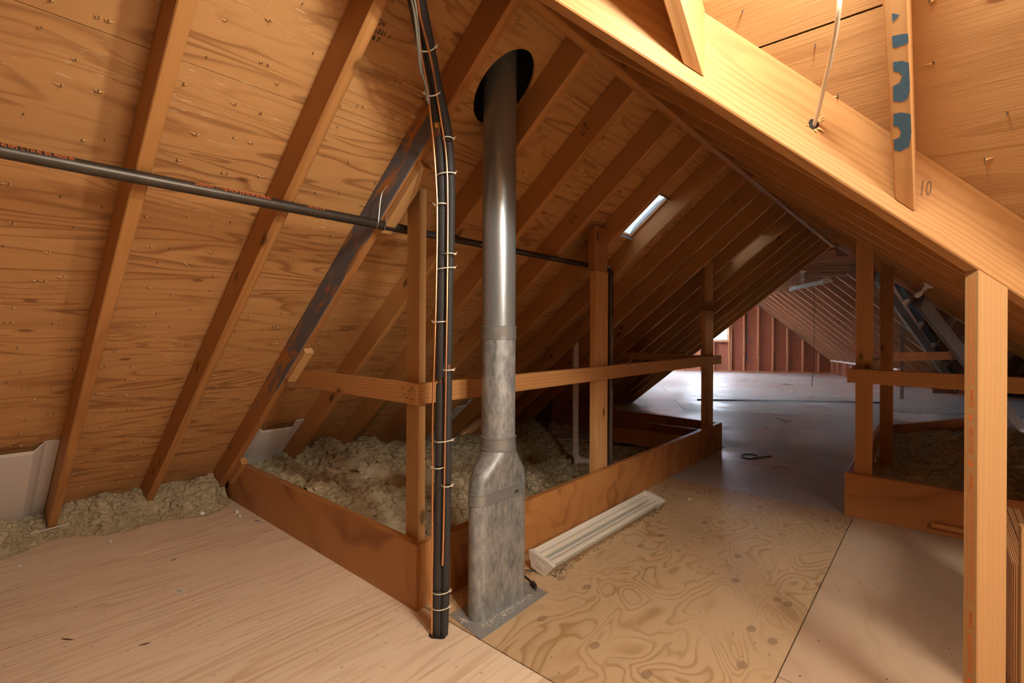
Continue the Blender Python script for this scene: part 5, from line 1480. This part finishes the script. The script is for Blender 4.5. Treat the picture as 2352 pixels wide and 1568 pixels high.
# ------------------------------------------------------------------ SMALL THINGS on the floor
def crumb(name, x, y, r, mat, label, cat, group=None, seed=0, flatten=.6):
    iv, ifc = ico(); q = iv * r * np.array([1, .8, flatten]); d = vnoise(q * (1.7 / r) + seed * 3.1, seed); q = q * (.55 + .8 * d)[:, None]
    b = MB(); b.v = [tuple(p) for p in q - np.array([0, 0, q[:, 2].min()])]; b.f = list(ifc)
    o = put(name, b, M[mat], None, Matrix.Translation((x, y, .0002))); return tag(o, label, cat, group)
def sliver(name, x, y, ang, L, wd, mat, label, cat, group=None, z=.0002, h=.004):
    b = MB().loft([[(-L / 2, -wd * .2, 0), (-L / 2, wd * .2, 0), (-L / 2, 0, h * .6)], [(0, -wd / 2, 0), (0, wd / 2, 0), (0, 0, h)], [(L / 2, -wd * .15, 0), (L / 2, wd * .15, 0), (L / 2, 0, h * .5)]])
    o = put(name, b, M[mat], None, Matrix.Translation((x, y, z)) @ Matrix.Rotation(ang, 4, 'Z')); return tag(o, label, cat, group)
crumb('styrofoam_crumb', -1.95, -.24, .020, 'styro', 'largest white styrofoam crumb lying against the insulation edge', 'crumb', 'styrofoam crumbs', 1)
crumb('styrofoam_crumb', -1.82, -.07, .016, 'styro', 'styrofoam crumb at the foot of the curb corner by the eave', 'crumb', 'styrofoam crumbs', 2)
crumb('styrofoam_crumb', -1.735, -.085, .011, 'styro', 'small styrofoam crumb next to the one by the curb', 'crumb', 'styrofoam crumbs', 3)
crumb('styrofoam_crumb', -1.866, -.726, .012, 'styro', 'styrofoam crumb on the floor below the insulation strip', 'crumb', 'styrofoam crumbs', 4)
crumb('styrofoam_crumb', -1.84, -1.10, .008, 'styro', 'tiny styrofoam crumb nearest the left edge of the floor', 'crumb', 'styrofoam crumbs', 5)
crumb('styrofoam_crumb', .34, 2.22, .008, 'styro', 'tiny white crumb on the floor beyond the shop light', 'crumb', 'styrofoam crumbs', 6)
sliver('plastic_straw', -2.20, -.94, 1.75, .19, .007, 'styro', 'long white plastic straw lying in the loose insulation', 'straw', None, .055)
sliver('plastic_straw', -2.17, -.735, 1.8, .07, .010, 'styro', 'short white plastic piece in the loose insulation', 'straw', None, .05)
sliver('wood_chip', -1.86, -.44, 1.9, .07, .022, 'chip', 'broad pale wood chip near the insulation strip', 'wood chip')
sliver('wood_chip', -1.55, -.62, 1.8, .10, .010, 'chip', 'long pale wood chip on the open left floor', 'wood chip')
sliver('wood_chip', -.87, -1.03, .6, .05, .010, 'brownchip', 'dark brown scrap at the lower left of the floor', 'scrap')
sliver('wood_chip', -.607, -.837, 1.2, .035, .012, 'brownchip', 'small dark chip near the bottom edge of the floor', 'scrap')
sliver('wood_chip', -1.35, -.55, 2.2, .03, .008, 'brownchip', 'small brown splinter above the paper sticker', 'scrap')
sliver('blue_scrap', -1.58, .012 - .05, .3, .05, .014, 'bluescrap', 'small dark blue scrap along the foot of the front curb', 'scrap')
sliver('wood_chip', .20, -.30, .4, .022, .007, 'chip', 'tiny yellow chip in front of the pipes', 'wood chip')
sliver('wood_chip', 1.82, .55 - .9, 2.0, .05, .02, 'brownchip', 'dark flake on the right hand floor sheet', 'scrap')
# paper sticker with barcode
lb = put('paper_sticker', MB().box(-.026, .026, -.020, .020, 0, .0006), M['paper'], None, Matrix.Translation((-.96, -.627, .0002)) @ Matrix.Rotation(.2, 4, 'Z')); tag(lb, 'small white barcode sticker stuck on the left floor', 'sticker')
bm_ = MB(); x = -.016
while x < .016:
    wv_ = R.choice((.0015, .003, .004)); bm_.box(x, x + wv_ * .45, -.009, .008, .0006, .0008); x += wv_ + R.choice((.0025, .004))
put('barcode', bm_, M['ink'], lb, WM[lb.name])
# metal strip on the far floor
ms = beam('metal_strip', (-1.60, 7.58, .012), (.93, 9.40, .012), .04, .024, (0, 0, 1), M['metalbar'], None); tag(ms, 'long thin dark bar lying on the far floor', 'bar')
fb = beam('scrap_board', uv(1.2, 13.9, .02), uv(2.6, 14.1, .02), .10, .035, (0, 0, 1), M['stud_red'], None); tag(fb, 'scrap board lying at the foot of the far gable wall', 'board')
# dark cord scrap
ring = [Vector((.30 + .07 * math.cos(a), 3.86 + .10 * math.sin(a), .004)) for a in [k * 2 * math.pi / 16 for k in range(14)]] + [Vector((.42, 3.95, .004)), Vector((.46, 4.02, .004))]
cs = put('cord_scrap', MB().tube(ring, .006, 6), M['cord']); tag(cs, 'looped dark cord scrap on the far floor past the curb', 'cord')
# lint under the shop light
ln = MB()
for k in range(160):
    y = R.uniform(.64, 1.88); y = y if R.random() < .4 else R.choice((R.uniform(.64, .8), R.uniform(1.7, 1.9))); x = .262 + R.gauss(0, .012); r_ = R.uniform(.003, .009)
    a_ = R.uniform(0, 6.28); ln.add([(x, y, .001), (x + r_ * math.cos(a_), y + r_ * math.sin(a_), .001), (x + r_ * math.cos(a_ + 1.2), y + r_ * math.sin(a_ + 1.2), .003), (x + r_ * .4, y, .006)], [(0, 1, 3), (1, 2, 3), (2, 0, 3)])
tag(put('lint', ln, M['dust']), 'grey lint gathered under the edge of the floor shop light', 'dust', None, 'stuff')
